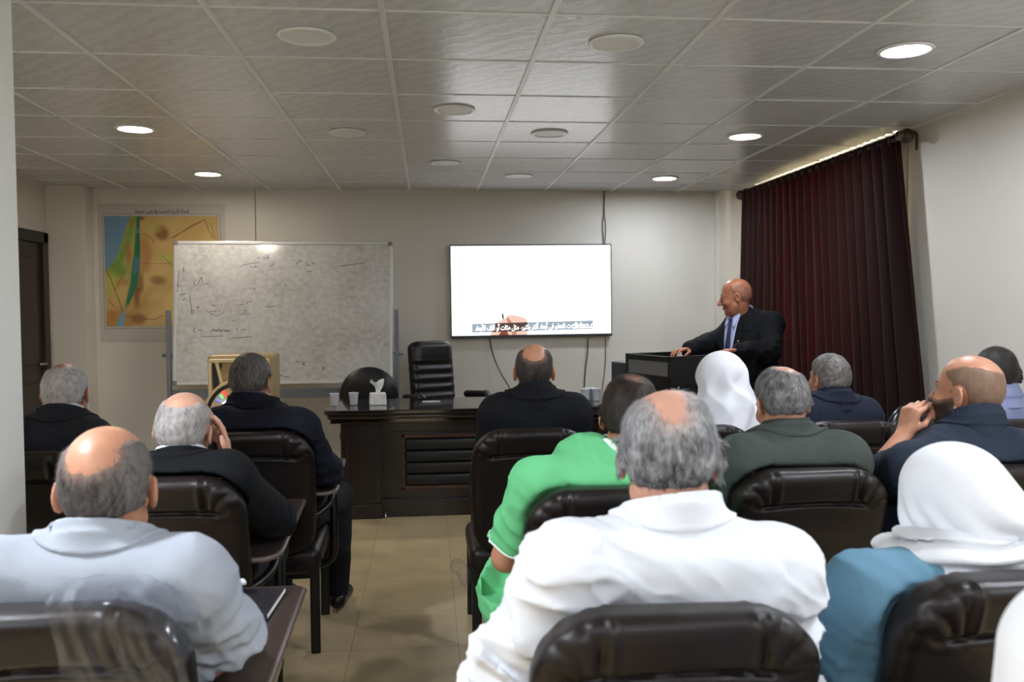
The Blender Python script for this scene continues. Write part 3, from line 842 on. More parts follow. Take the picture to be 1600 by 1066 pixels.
for k, nm in (('k', 'black_marker_lettering'), ('b', 'blue_marker_lettering'), ('g', 'erased_marker_lettering')):
    bm = bmesh.new()
    for pts in strokes[k]:
        pp = [(wbp(*p)[0], -0.0083, wbp(*p)[1]) for p in pts]
        tube(bm, smooth_path(pp, 4), 0.0022 if k != 'g' else 0.0016, 4, flat=1.0)
    for v in bm.verts: v.co.y = -0.0083 + (v.co.y + 0.0083) * 0.15
    mk = bm_obj(nm, bm, ink[k], wb)
    if k == 'g': tag(mk, kind='stuff')

for o in list(wb.children):
    if o.name.split('.')[0] in ('writing_surface', 'board_frame', 'corner_cap', 'black_marker_lettering', 'blue_marker_lettering', 'erased_marker_lettering'):
        o.matrix_local = Matrix.Translation((0, 0, 1.06)) @ Matrix.Rotation(math.radians(-5.2), 4, 'X') @ Matrix.Translation((0, 0, -1.06)) @ o.matrix_local

# ------------------------------------------------------------------ head desk
wood = mat('mahogany lacquer', (26, 16, 15), rough=0.28, var=0.35, vscale=4.0, stretch=(1, 8, 8), coat=0.4, coat_rough=0.12)
wood2 = mat('reddish carved wood', (64, 34, 26), rough=0.35, var=0.3, vscale=6.0, stretch=(1, 8, 8), coat=0.3)
topm = mat('desk top lacquer', (26, 18, 17), rough=0.09, var=0.2, vscale=4.0, stretch=(1, 8, 8), coat=0.6, coat_rough=0.06, spec=0.6)
padm = mat('black padded leatherette', (17, 17, 20), rough=0.4, bump=0.2, bscale=250)
DX0, DX1 = -0.69, 1.53
dk = empty('executive_desk', ((DX0 + DX1) / 2, 6.24, 0), label='long dark mahogany desk with padded front panels before the TV wall', cat='desk')
hw = (DX1 - DX0) / 2
bm = bmesh.new()
box(bm, (0, 0, 0.735), (2 * hw, 0.75, 0.03), 0.008); box(bm, (0, 0, 0.705), (2 * hw - 0.03, 0.72, 0.035), 0.014); box(bm, (0, 0, 0.675), (2 * hw - 0.07, 0.69, 0.035), 0.006)
bm_obj('desk_top', bm, topm, dk)
for s in (-1, 1):
    bm = bmesh.new(); xc = s * (hw - 0.09 - 0.14)
    box(bm, (xc, 0.02, 0.345), (0.27, 0.58, 0.64), 0.006); box(bm, (xc, 0.005, 0.05), (0.29, 0.61, 0.1), 0.008)
    box(bm, (xc, -0.273, 0.34), (0.19, 0.014, 0.4), 0.006)
    bm_obj('pedestal', bm, wood, dk)
bm = bmesh.new(); box(bm, (0, -0.2, 0.345), (2 * hw - 0.66, 0.03, 0.63), 0.004); box(bm, (0, -0.235, 0.06), (2 * hw - 0.66, 0.05, 0.12), 0.006); box(bm, (0, -0.225, 0.62), (2 * hw - 0.66, 0.05, 0.07), 0.006)
bm_obj('modesty_panel', bm, wood, dk)
for s in (-1, 1):
    xc = s * 0.33; pw, pz, ph_ = 0.56, 0.37, 0.385
    bm = bmesh.new()
    for t in (-1, 1):
        box(bm, (xc + t * (pw / 2 - 0.014), -0.222, pz), (0.028, 0.022, ph_), 0.006); box(bm, (xc, -0.222, pz + t * (ph_ / 2 - 0.014)), (pw, 0.022, 0.028), 0.006)
    for i in range(17):
        for t in (-1, 1): box(bm, (xc + t * (pw / 2 - 0.014), -0.234, pz - ph_ / 2 + 0.02 + i * 0.0215), (0.02, 0.008, 0.012), 0.004)
    fr = bm_obj('carved_frame', bm, wood2, dk)
    bm = bmesh.new()
    for i in range(4):
        box(bm, (xc, -0.226, pz - 0.123 + i * 0.082), (pw - 0.06, 0.036, 0.08), 0.016, seg=3)
    bm_obj('ribbed_cushion', bm, padm, dk, True)
bm_obj('levelling_foot', lathe(bmesh.new(), [(0.012, 0), (0.013, 0.012), (0.006, 0.02), (0.006, 0.04)], 12, Matrix.Translation((-hw + 0.39, -0.27, 0))), ch, dk, True)

# ------------------------------------------------------------------ things on the desk
cupm = bpy.data.materials.new('translucent plastic'); cupm.use_nodes = True
b = cupm.node_tree.nodes['Principled BSDF']; b.inputs['Base Color'].default_value = lin((226, 230, 240)); b.inputs['Roughness'].default_value = 0.25
b.inputs['Alpha'].default_value = 0.72
def cup(x, y, label, group, m):
    c = bm_obj('plastic_cup', lathe(bmesh.new(), [(0.0, 0.002), (0.025, 0.002), (0.026, 0.006), (0.0335, 0.082), (0.0355, 0.084), (0.0355, 0.087), (0.033, 0.087), (0.0315, 0.08), (0.0245, 0.008), (0.0, 0.007)], 28, close=False), m, None, True, (x, y, 0.751))
    return tag(c, label, 'cup', group)
cup(-0.652, 6.16, 'clear plastic cup on the desk corner, outermost of two beside the tissue box', 'cups on the desk', cupm)
cup(-0.523, 6.2, 'clear plastic cup on the desk between the corner cup and tissue box', 'cups on the desk', cupm)
cupw = mat('white plastic cup', (222, 224, 232), rough=0.3)
cup(1.122, 6.2, 'white plastic cup on the desk, nearest the front of three', 'cups on the desk', cupw)
cup(1.168, 6.28, 'white plastic cup standing behind the two front ones of three', 'cups on the desk', cupw)
cup(1.205, 6.21, 'white plastic cup beside the dark haired man in green, front of three', 'cups on the desk', cupw)
tb = empty('tissue_box', (-0.355, 6.2, 0.75), rz=0.1, label='small white tissue box with a tissue pulled up on the desk', cat='tissue box')
bm = bmesh.new(); box(bm, (0, 0, 0.042), (0.115, 0.1, 0.084), 0.008)
for v in bm.verts:
    v.co.x *= 1 - 0.9 * (v.co.z - 0.042); v.co.y *= 1 - 0.9 * (v.co.z - 0.042)
bm_obj('box_body', bm, mat('tissue box print', (226, 226, 224), rough=0.5, var=0.12, vscale=30), tb)
nu, nv = 40, 24
Ug, Vg = np.meshgrid(np.linspace(0, 2 * math.pi, nu), np.linspace(0, 1, nv), indexing='ij')
rr = 0.014 + 0.032 * Vg ** 1.6 + 0.010 * np.sin(3 * Ug + 1) * Vg
V = np.stack([rr * np.cos(Ug) + 0.012 * Vg * np.sin(4 * Vg), 0.45 * rr * np.sin(Ug), 0.08 + 0.085 * Vg + 0.016 * np.sin(2 * Ug + 0.7) * Vg ** 2], -1).reshape(-1, 3)
idx = np.arange(nu * nv).reshape(nu, nv)
Q = np.stack([idx[:-1, :-1], idx[1:, :-1], idx[1:, 1:], idx[:-1, 1:]], -1).reshape(-1, 4)
link('tissue', np_mesh('tissue', V, Q), mat('tissue white', (238, 238, 240), rough=0.8), tb).modifiers.new('thickness', 'SOLIDIFY').thickness = 0.001
o = boxo('paper_card', (0.02, 6.33, 0.7525), (0.13, 0.06, 0.003), mat('card white', (214, 210, 206), rough=0.5)); tag(o, 'small white card lying on the desk in front of the executive chair', 'card')
o = boxo('remote_control', (0.75, 6.25, 0.759), (0.16, 0.045, 0.016), blk, bev=0.005, rz=-0.3); tag(o, 'black remote control lying on the desk behind the bald man', 'remote control')

# dark computer box with cables at the end of the desk
pc = empty('computer_case', (1.47, 6.46, 0.75), rz=0.25, label='dark blue-grey computer box with cables on the desk end behind the podium', cat='computer')
boxo('case_body', (0, 0, 0.13), (0.10, 0.24, 0.26), mat('case blue grey', (44, 50, 62), rough=0.45), pc, 0.004)
for i, z in enumerate((0.19, 0.17, 0.145, 0.10)):
    boxo('plug', (-0.06, -0.09, z), (0.03, 0.016, 0.012), blk, pc, 0.003)
    tubeo('case_cable', smooth_path([(-0.07, -0.09, z), (-0.10 - 0.012 * i % 3 * 0.01, -0.09, z - 0.005), (-0.115 + 0.012 * i, -0.085, z - 0.05), (-0.10 + 0.01 * i, -0.07, 0.06), (-0.095 + 0.012 * i, -0.03, 0.006), (-0.09 + 0.01 * i, 0.14, 0.006)], 6), 0.0035, cab, pc, 6)

# ------------------------------------------------------------------ podium
pdm = mat('podium black laminate', (14, 13, 13), rough=0.38, var=0.15, vscale=5)
pod = empty('podium', (1.575, 5.525, 0), rz=math.atan2(5.20 - 5.67, 1.47 - 1.30), label='black wooden podium with a grey strip, the speaker leaning on it', cat='podium')
# local x runs along the front face, local -y is the front
pw = 0.50; pd = 0.40
bm = bmesh.new()
box(bm, (0, 0.0, 0.50), (pw - 0.05, pd - 0.05, 1.0), 0.004)
box(bm, (0, 0, 0.03), (pw, pd, 0.06), 0.005)
bm_obj('podium_body', bm, pdm, pod)
bm = bmesh.new()
for s in (-1, 1): box(bm, (s * (pw / 2 - 0.012), 0, 1.03), (0.024, pd, 0.18), 0.003)
box(bm, (0, -pd / 2 + 0.012, 1.10), (pw, 0.024, 0.035), 0.003); box(bm, (0, -pd / 2 + 0.012, 0.965), (pw, 0.024, 0.06), 0.003); box(bm, (0, -pd / 2 + 0.03, 1.03), (pw - 0.03, 0.02, 0.15), 0)
box(bm, (0, 0.02, 1.065), (pw - 0.04, pd - 0.06, 0.02), 0.002, rx=0.06)
bm_obj('podium_top', bm, pdm, pod)
boxo('front_strip', (-0.005, -pd / 2 + 0.014, 1.037), (pw - 0.06, 0.014, 0.09), mat('grey strip', (112, 113, 116), rough=0.5), pod)

# ------------------------------------------------------------------ loudspeaker with coloured lights
gold = mat('pale gold plastic', (226, 204, 160), rough=0.35)
wd = mat('gold shell', (176, 150, 104), rough=0.4)
ls = empty('party_loudspeaker', (-1.187, 5.66, 0), label='black and gold loudspeaker with coloured lights in its round cone', cat='loudspeaker')
bm = bmesh.new(); box(bm, (0, 0.16, 0.57), (0.40, 0.32, 1.14), 0.02)
bm_obj('cabinet', bm, wd, ls)
bm_obj('corner_port', prism(bmesh.new(), [(-0.165, 1.085), (-0.105, 1.085), (-0.145, 0.905), (-0.160, 0.9)], -0.006, 0.02), blk, ls)
bm = bmesh.new(); prism(bm, [(0.165, 1.085), (0.105, 1.085), (0.145, 0.905), (0.160, 0.9)], -0.006, 0.02)
bm_obj('corner_port', bm, blk, ls)
bm = bmesh.new()
box(bm, (0, -0.008, 1.105), (0.37, 0.03, 0.022), 0.005)
for s in (-1, 1):
    box(bm, (s * 0.178, -0.008, 0.57), (0.022, 0.03, 1.05), 0.005); box(bm, (s * 0.112, -0.008, 0.985), (0.02, 0.03, 0.235), 0.004, ry=s * 0.22)
box(bm, (0, -0.008, 0.05), (0.37, 0.03, 0.022), 0.005)
bm_obj('front_trim', bm, gold, ls)
Rx = Matrix.Rotation(math.radians(90), 4, 'X')
for zc, rr in ((0.765, 0.222), (0.28, 0.2)):
    bm_obj('cone_ring', lathe(bmesh.new(), [(rr - 0.012, 0.0), (rr, 0.0), (rr + 0.002, 0.02), (rr - 0.004, 0.034), (rr - 0.012, 0.03)], 48, Matrix.Translation((0, 0, zc)) @ Rx), gold, ls, True)
    cone = bm_obj('speaker_cone', lathe(bmesh.new(), [(rr - 0.01, 0.028), (rr - 0.03, 0.034), (rr - 0.05, 0.026), (0.07, 0.004), (0.068, 0.012), (0.045, 0.028), (0.0, 0.034)], 48, Matrix.Translation((0, 0, zc)) @ Rx), mat('cone black', (12, 12, 14), rough=0.3), ls, True)
    if zc > 0.5:
        for px, py, pc_, e, ll, an in ((-0.088, 0.135, (255, 40, 40), 5, 0.05, -0.9), (-0.106, 0.115, (70, 255, 120), 4, 0.034, -0.9), (-0.124, 0.092, (70, 70, 255), 6, 0.036, -0.5), (-0.088, 0.078, (170, 230, 255), 6, 0.04, 0.5), (-0.094, 0.04, (255, 60, 60), 4, 0.02, -1.3), (-0.152, 0.028, (255, 30, 30), 4, 0.055, 0.25), (0.1, 0.05, (70, 255, 120), 3, 0.03, 0.9), (0.12, -0.02, (255, 40, 40), 3, 0.03, 0.2)):
            o = boxo('light_strip', (px, -0.034, zc + py), (ll * 0.8, 0.008, 0.007), emis('led %d %d' % (px * 1000, py * 1000), pc_, e), cone, 0.005, ry=-an)

# ------------------------------------------------------------------ chairs behind the desk
ex_l = mat('black office leather', (19, 18, 18), rough=0.38, bump=0.15, bscale=220)
ec = empty('executive_chair', (0.15, 7.10, 0), rz=math.pi + 0.5, label='tall black leather executive chair with ribbed back behind the desk', cat='office chair')
# local +y is the way the sitter faces; local back is at y about -0.2
def ribs(P):
    z = P[:, 2]; x = P[:, 0]
    inside = sstep(0.21, 0.16, np.abs(x) + 0.0 * z) * sstep(0.62, 0.66, z) * sstep(1.02, 0.99, z)
    g = np.abs(((z - 0.62) / 0.075) % 1 - 0.5)
    return -0.010 * inside * (np.cos(((z - 0.62) / 0.075) * 2 * math.pi) * 0.5 + 0.0) + 0.010 * np.exp(-((np.abs(x) - 0.165 - 0.02 * (z - 0.8)) / 0.008) ** 2) * sstep(1.0, 0.96, z)
rot = Matrix.Rotation(0.12, 3, 'X')
Rb = np.array(rot)
F = Field().u(f_box((0, -0.25, 0.83), (0.40, 0.11, 0.62), 0.05, Rb)).u(f_box((0, -0.275, 1.06), (0.33, 0.12, 0.17), 0.055, Rb), 0.04).disp(ribs)
field_obj('backrest', F, 0.008, ex_l, ec)
F = Field().u(f_box((0, 0.02, 0.49), (0.52, 0.5, 0.13), 0.05))
field_obj('seat', F, 0.012, ex_l, ec)
for s in (-1, 1):
    F = Field().u(f_rc((s * 0.29, -0.16, 0.70), (s * 0.30, 0.12, 0.715), 0.032, 0.034)).u(f_rc((s * 0.30, 0.12, 0.715), (s * 0.29, 0.2, 0.69), 0.032, 0.028), 0.02)
    field_obj('armrest', F, 0.008, ex_l, ec)
    tubeo('arm_support', smooth_path([(s * 0.29, -0.1, 0.69), (s * 0.30, -0.02, 0.55), (s * 0.24, 0.0, 0.45)], 6), 0.018, blk, ec)
tubeo('gas_column', [(0, 0, 0.08), (0, 0, 0.44)], 0.03, blk, ec, 12)
for k in range(5):
    a = k * 2 * math.pi / 5 + 0.3
    bm = bmesh.new(); tube(bm, [(0, 0, 0.1), (0.3 * math.cos(a), 0.3 * math.sin(a), 0.075)], [0.03, 0.018]); lg = bm_obj('base_leg', bm, blk, ec, True)
    bm = bmesh.new(); tube(bm, [(0.3 * math.cos(a) - 0.02 * math.sin(a), 0.3 * math.sin(a) + 0.02 * math.cos(a), 0.028), (0.3 * math.cos(a) + 0.02 * math.sin(a), 0.3 * math.sin(a) - 0.02 * math.cos(a), 0.028)], 0.028, 12); bm_obj('caster', bm, blk, lg, True)

lc = empty('low_swivel_chair', (-0.475, 6.90, 0), rz=math.pi, label='low black chair with a rounded back behind the tissue box', cat='office chair')
F = Field().u(f_el((0, -0.18, 0.72), (0.235, 0.07, 0.24))).u(f_rc((-0.08, -0.18, 0.78), (0.08, -0.18, 0.78), 0.1, 0.1), 0.05).inter(lambda P: np.abs(P[:, 1] + 0.18) - 0.06, 0.03)
field_obj('backrest', F, 0.01, padm, lc)
field_obj('seat', Field().u(f_box((0, 0.04, 0.46), (0.40, 0.42, 0.09), 0.04)), 0.012, padm, lc)
boxo('back_stem', (0, -0.19, 0.5), (0.06, 0.02, 0.25), blk, lc, 0.004)
tubeo('gas_column', [(0, 0, 0.08), (0, 0, 0.44)], 0.028, blk, lc, 12)
for k in range(5):
    a = k * 2 * math.pi / 5
    bm = bmesh.new(); tube(bm, [(0, 0, 0.1), (0.2 * math.cos(a), 0.2 * math.sin(a), 0.07)], [0.028, 0.018]); lg = bm_obj('base_leg', bm, blk, lc, True)
    bm = bmesh.new(); tube(bm, [(0.2 * math.cos(a) - 0.02 * math.sin(a), 0.2 * math.sin(a) + 0.02 * math.cos(a), 0.028), (0.2 * math.cos(a) + 0.02 * math.sin(a), 0.2 * math.sin(a) - 0.02 * math.cos(a), 0.028)], 0.028, 12); bm_obj('caster', bm, blk, lg, True)

# black chair with a domed back by the curtain
rc_ = empty('dome_back_chair', (2.52, 4.35, 0), rz=0.35, label='black chair with glossy rounded back by the curtain foot', cat='chair')
F = Field().u(f_el((0, 0, 0.68), (0.20, 0.07, 0.24)))
field_obj('backrest', F, 0.01, mat('glossy black leather', (20, 22, 28), rough=0.25), rc_)
field_obj('seat', Field().u(f_box((0, 0.23, 0.45), (0.38, 0.36, 0.08), 0.035)), 0.012, padm, rc_)
for sx_ in (-1, 1):
    for yy in (0.08, 0.38): tubeo('leg', [(sx_ * 0.17, yy, 0.0), (sx_ * 0.16, yy, 0.42)], 0.013, blk, rc_)
    tubeo('back_support', [(sx_ * 0.12, 0.1, 0.43), (sx_ * 0.12, 0.0, 0.62)], 0.012, blk, rc_)
# ------------------------------------------------------------------ lecture chairs
leather = mat('dark brown leather', (25, 18, 17), rough=0.40, var=0.12, vscale=9, bump=0.25, bscale=320, spec=0.32)
frame_m = mat('black tube', (15, 16, 20), rough=0.3)
tablet_m = mat('dark wood laminate', (50, 38, 36), rough=0.38, var=0.12, vscale=5, stretch=(8, 1, 1))
edge_m = mat('laminate edge', (96, 84, 80), rough=0.3)
ZB, ZT = 0.445, 0.962
def back_line(z): return 0.105 - 0.275 * (z - ZB)          # middle of the backrest, y over z
def f_back(P):
    x, y, z = P[:, 0], P[:, 1] - back_line(P[:, 2]), P[:, 2]
    zc = (ZB + ZT) / 2; hz = (ZT - ZB) / 2
    wx = 0.232 - 0.012 * sstep(0.7, 0.45, z)
    r = np.where(z > zc, 0.125, 0.10)
    qx = np.abs(x) - wx + r; qz = np.abs(z - zc) - hz + r
    d2 = np.sqrt(np.maximum(qx, 0) ** 2 + np.maximum(qz, 0) ** 2) + np.minimum(np.maximum(qx, qz), 0) - r
    t = np.full(len(P), 0.042)
    ax = np.abs(x)
    top = ZT - z
    bol = sstep(0.115, 0.085, top)                                    # top roll
    t += 0.012 * bol * np.cos(np.clip((top - 0.045) / 0.11, -1, 1) * 1.5)
    cre = np.exp(-((top - 0.108 + 0.010 * np.cos(x * 9)) / 0.007) ** 2) * sstep(0.175, 0.14, ax)
    t -= 0.016 * cre * (y < 0)
    t += 0.004 * np.exp(-((top - 0.122 + 0.010 * np.cos(x * 9)) / 0.008) ** 2) * sstep(0.175, 0.14, ax)
    seam = np.exp(-((ax - 0.112) / 0.006) ** 2) * sstep(0.125, 0.1, top)
    t += 0.0055 * seam
    t -= 0.007 * np.exp(-((ax - 0.126) / 0.006) ** 2) * sstep(0.12, 0.08, top)
    # gathered corner: pleats fan out from the lower end of the seam
    an = np.arctan2(z - (ZT - 0.135), ax - 0.118); rad = np.hypot(z - (ZT - 0.135), ax - 0.118)
    cor = sstep(0.118, 0.132, ax) * sstep(0.15, 0.10, top) * sstep(0.03, 0.05, rad)
    t += cor * (0.0045 * (np.abs(np.sin(an * 7 + 0.5 * np.sin(rad * 60))) ** 0.6 * 2 - 1) - 0.003)
    t += 0.003 * np.sin(x * 14 + 3 * np.sin(z * 9))
    rd = 0.036
    a = d2 + rd; b_ = np.abs(y) - t + rd
    return (np.sqrt(np.maximum(a, 0) ** 2 + np.maximum(b_, 0) ** 2) + np.minimum(np.maximum(a, b_), 0) - rd) * 0.9
f_back.c = V3(0, 0.03, (ZB + ZT) / 2); f_back.R = 0.36
Vb, Qb = surface(Field().u(f_back), 0.0055, pad=0.0)
back_me = np_mesh('backrest', Vb, Qb)
Vs, Qs = surface(Field().u(f_box((0, 0.36, 0.405), (0.47, 0.50, 0.11), 0.04)).disp(lambda P: -0.008 * np.cos(np.clip(P[:, 0] / 0.2, -1, 1) * 1.5) * (P[:, 2] > 0.42)), 0.011)
seat_me = np_mesh('seat', Vs, Qs)

def tablet_outline():
    return [(0.175, 0.07), (0.215, 0.052), (0.265, 0.058), (0.296, 0.09), (0.304, 0.14), (0.29, 0.835), (0.272, 0.85), (0.03, 0.85), (0.012, 0.83), (0.02, 0.56), (0.06, 0.48), (0.14, 0.42), (0.165, 0.34)]
def make_chair(loc, label, rz=0.0):
    c = empty('lecture_chair', loc, rz, label=label, cat='chair', group='brown leather lecture chairs of the audience')
    link('backrest', back_me, leather, c)
    link('seat', seat_me, leather, c)
    for s in (-1, 1):
        boxo('rear_leg', (s * 0.205, 0.20, 0.185), (0.04, 0.026, 0.37), frame_m, c, 0.006)
        boxo('front_leg', (s * 0.205, 0.66, 0.185), (0.04, 0.026, 0.37), frame_m, c, 0.006)
        boxo('side_rail', (s * 0.205, 0.43, 0.345), (0.03, 0.46, 0.024), frame_m, c, 0.004)
        boxo('back_bracket', (s * 0.14, 0.155, 0.40), (0.04, 0.12, 0.02), frame_m, c, 0.004, rx=0.3)
    boxo('cross_bar', (0, 0.20, 0.335), (0.40, 0.026, 0.04), frame_m, c, 0.005)
    arm = bm_obj('armrest_frame', tube(bmesh.new(), smooth_path([(0.19, 0.24, 0.36), (0.245, 0.235, 0.365), (0.282, 0.225, 0.41), (0.286, 0.215, 0.55), (0.284, 0.215, 0.665)], 6), 0.016, 10), frame_m, c, True)
    bm_obj('armrest_loop', tube(bmesh.new(), smooth_path([(0.205, 0.075, 0.60), (0.24, 0.09, 0.612), (0.272, 0.14, 0.635), (0.282, 0.20, 0.665), (0.275, 0.27, 0.675)], 6), 0.014, 10), frame_m, c, True)
    bm = bmesh.new(); prism(bm, tablet_outline(), 0.684, 0.702, 'z')
    bmesh.ops.bevel(bm, geom=[e for e in bm.edges if abs(e.verts[0].co.z - e.verts[1].co.z) < 1e-5], offset=0.003, segments=2, affect='EDGES')
    tb_ = bm_obj('writing_tablet', bm, tablet_m, c)
    bm = bmesh.new(); tube(bm, [(x, y, 0.693) for x, y in tablet_outline()], 0.0085, 6, True)
    bm_obj('tablet_edge', bm, edge_m, tb_, True)
    return c
c0 = make_chair((-0.62, 1.47, 0), 'brown leather chair under a clear plastic cover, nearest on the aisle')
chairs = [
    (-0.75, 2.54, 0.02, 'brown leather chair of the white haired man resting his cheek on a hand'),
    (-0.675, 3.44, 0.03, 'brown leather chair of the man in navy suit before the loudspeaker'),
    (-1.36, 3.06, 0.02, 'brown leather chair of the white haired man in charcoal suit by the pillar'),
    (0.395, 3.37, 0.0, 'brown leather chair of the bald man in black suit facing the desk'),
    (0.475, 2.25, -0.02, 'brown leather chair of the man in green polo shirt'),
    (0.385, 1.345, -0.03, 'brown leather chair of the grey haired man in white shirt, largest in front'),
    (1.05, 3.36, 0.0, 'brown leather chair of the person in white headcloth'),
    (1.09, 2.425, 0.0, 'brown leather chair of the man in grey-green jacket'),
    (1.70, 3.40, 0.02, 'brown leather chair of the man in navy jacket by the curtain'),
    (1.665, 2.40, 0.03, 'brown leather chair of the bearded bald man in dark polo shirt'),
    (2.40, 3.34, 0.04, 'brown leather chair of the dark haired man in pale blue shirt'),
    (1.03, 1.44, -0.02, 'brown leather chair of the woman in white headscarf and blue dress'),
    (0.70, 0.555, -0.02, 'brown leather chair of the white veiled person at the picture corner'),
]
for x, y, rz, lab in chairs:
    c = copy_tree(c0); c.location = (x, y, 0); c.rotation_euler = (0, 0, rz); c['label'] = lab

# clear plastic cover pulled over the nearest chair's backrest
plast = bpy.data.materials.new('clear plastic film'); plast.use_nodes = True
nt = plast.node_tree; nt.nodes.clear()
tr = nt.nodes.new('ShaderNodeBsdfTransparent'); tr.inputs[0].default_value = (0.93, 0.93, 0.94, 1)
gs = nt.nodes.new('ShaderNodeBsdfGlossy'); gs.inputs['Roughness'].default_value = 0.10; gs.inputs[0].default_value = (0.9, 0.9, 0.92, 1)
df = nt.nodes.new('ShaderNodeBsdfDiffuse'); df.inputs[0].default_value = (0.30, 0.33, 0.42, 1)
lw = nt.nodes.new('ShaderNodeLayerWeight'); lw.inputs['Blend'].default_value = 0.35
m1 = nt.nodes.new('ShaderNodeMixShader'); m1.inputs[0].default_value = 0.6
m2 = nt.nodes.new('ShaderNodeMixShader')
mr = nt.nodes.new('ShaderNodeMapRange'); mr.inputs['To Min'].default_value = 0.02; mr.inputs['To Max'].default_value = 0.30
nt.links.new(lw.outputs['Facing'], mr.inputs['Value']); nt.links.new(mr.outputs[0], m2.inputs[0])
nt.links.new(gs.outputs[0], m1.inputs[1]); nt.links.new(df.outputs[0], m1.inputs[2])
nt.links.new(tr.outputs[0], m2.inputs[1]); nt.links.new(m1.outputs[0], m2.inputs[2])
ou = nt.nodes.new('ShaderNodeOutputMaterial'); nt.links.new(m2.outputs[0], ou.inputs[0])
nu, nv = 110, 120
Ug, Vg = np.meshgrid(np.linspace(0.18, 1, nu), np.linspace(0, 1, nv), indexing='ij')
xr = Ug * 0.247
arc = 0.055 + Vg * 0.75                                                     # from the front lip over the top and down the back
topz = 0.984 - 0.10 * np.clip((np.abs(Ug) - 0.5) / 0.5, 0, 1) ** 2.2
yb = np.where(arc < 0.10, 0.028, np.where(arc < 0.26, 0.028 - (arc - 0.10) / 0.16 * 0.128, -0.100))
zz = np.where(arc < 0.10, topz - 0.10 + arc, np.where(arc < 0.26, topz + 0.012 * np.sin((arc - 0.10) / 0.16 * math.pi), topz - (arc - 0.26)))
yy = yb + np.where(arc >= 0.26, 0.275 * (arc - 0.26) - 0.012 * (arc - 0.26), 0.0)
Pn = np.stack([xr.ravel() * 3, Vg.ravel() * 1.2, np.zeros(nu * nv)], 1)
cr = pn(Pn, 16, 21).reshape(nu, nv); cr2 = pn(Pn * [1.6, 0.7, 1], 40, 22).reshape(nu, nv)
rip = (1 - np.abs(cr)) * 0.014 + 0.005 * cr2
yy = yy - np.where(arc > 0.2, rip, 0) - 0.006 * (arc > 0.2) + 0.006 * (arc < 0.12); zz = zz + np.where(arc < 0.3, 0.4 * np.abs(rip), 0)
xr = xr + 0.004 * cr2 + 0.02 * Ug * np.clip(arc - 0.3, 0, 1) + 0.10 * np.clip(arc - 0.26, 0, 1) * (1 - Ug)
V = np.stack([xr, yy, zz], -1).reshape(-1, 3); idx = np.arange(nu * nv).reshape(nu, nv)
Q = np.stack([idx[:-1, :-1], idx[1:, :-1], idx[1:, 1:], idx[:-1, 1:]], -1).reshape(-1, 4)
fo = link('plastic_cover', np_mesh('plastic_cover', V, Q), plast); fo.location = (-0.62, 1.47, 0)
tag(fo, 'crumpled clear plastic cover over the nearest aisle chair back', 'plastic cover')
# crumpled wrapping left on a chair leg
F = Field().u(f_el((0, 0, 0), (0.024, 0.026, 0.045))).u(f_el((-0.03, 0.0, 0.04), (0.03, 0.022, 0.03)), 0.02).disp(lambda P: 0.010 * (np.abs(pn(P, 90, 4)) - 0.4))
V, Q = surface(F, 0.005, pad=0.04)
fo = link('plastic_scrap', np_mesh('plastic_scrap', V, Q), plast, smooth=False); fo.location = (0.140, 3.555, 0.33)
tag(fo, 'torn clear plastic wrap clinging to the leg of the bald man\'s chair', 'plastic wrap')

# small things on the writing tablets
pk = empty('snack_wrapper', (-0.50, 2.24, 0.705), rz=0.4, label='small blue and yellow wrapper on the writing tablet of the grey polo man', cat='wrapper')
boxo('packet', (0, 0, 0.02), (0.05, 0.09, 0.035), mat('packet blue', (40, 52, 104), rough=0.3), pk, 0.012)
boxo('yellow_part', (-0.01, 0.03, 0.048), (0.042, 0.035, 0.025), mat('packet yellow', (196, 190, 40), rough=0.35), pk, 0.01)
boxo('white_part', (0.012, -0.03, 0.042), (0.035, 0.03, 0.012), mat('packet white', (205, 206, 214), rough=0.35), pk, 0.005)
nb = empty('notebook', (-0.425, 2.16, 0.705), rz=-0.05, label='dark closed notebook lying on the nearest writing tablet', cat='notebook')
boxo('cover', (0, 0, 0.006), (0.10, 0.20, 0.012), mat('notebook cover', (30, 28, 34), rough=0.4), nb, 0.003)
boxo('page_block', (0.003, 0, 0.006), (0.096, 0.194, 0.008), mat('paper white', (220, 220, 216), rough=0.7), nb)
F = Field().u(f_el((0, 0, 0.016), (0.048, 0.034, 0.016))).disp(lambda P: 0.007 * (np.abs(pn(P, 90, 14)) - 0.3)).inter(lambda P: -P[:, 2], 0.001)
V, Q = surface(F, 0.004, pad=0.02)
bo = link('blue_wrapper', np_mesh('blue_wrapper', V, Q), mat('pale blue foil', (150, 178, 204), rough=0.2, spec=0.8), smooth=False); bo.location = (-0.60, 3.28, 0.7035)
tag(bo, 'small shiny pale blue wrapper on the tablet before the man resting his cheek', 'wrapper')
# ------------------------------------------------------------------ people
def rotz(a): c, s = math.cos(a), math.sin(a); return np.array([[c, -s, 0], [s, c, 0], [0, 0, 1.0]])
def rotx(a): c, s = math.cos(a), math.sin(a); return np.array([[1, 0, 0], [0, c, -s], [0, s, c]])
def roty(a): c, s = math.cos(a), math.sin(a); return np.array([[c, 0, s], [0, 1, 0], [-s, 0, c]])
D2R = math.pi / 180

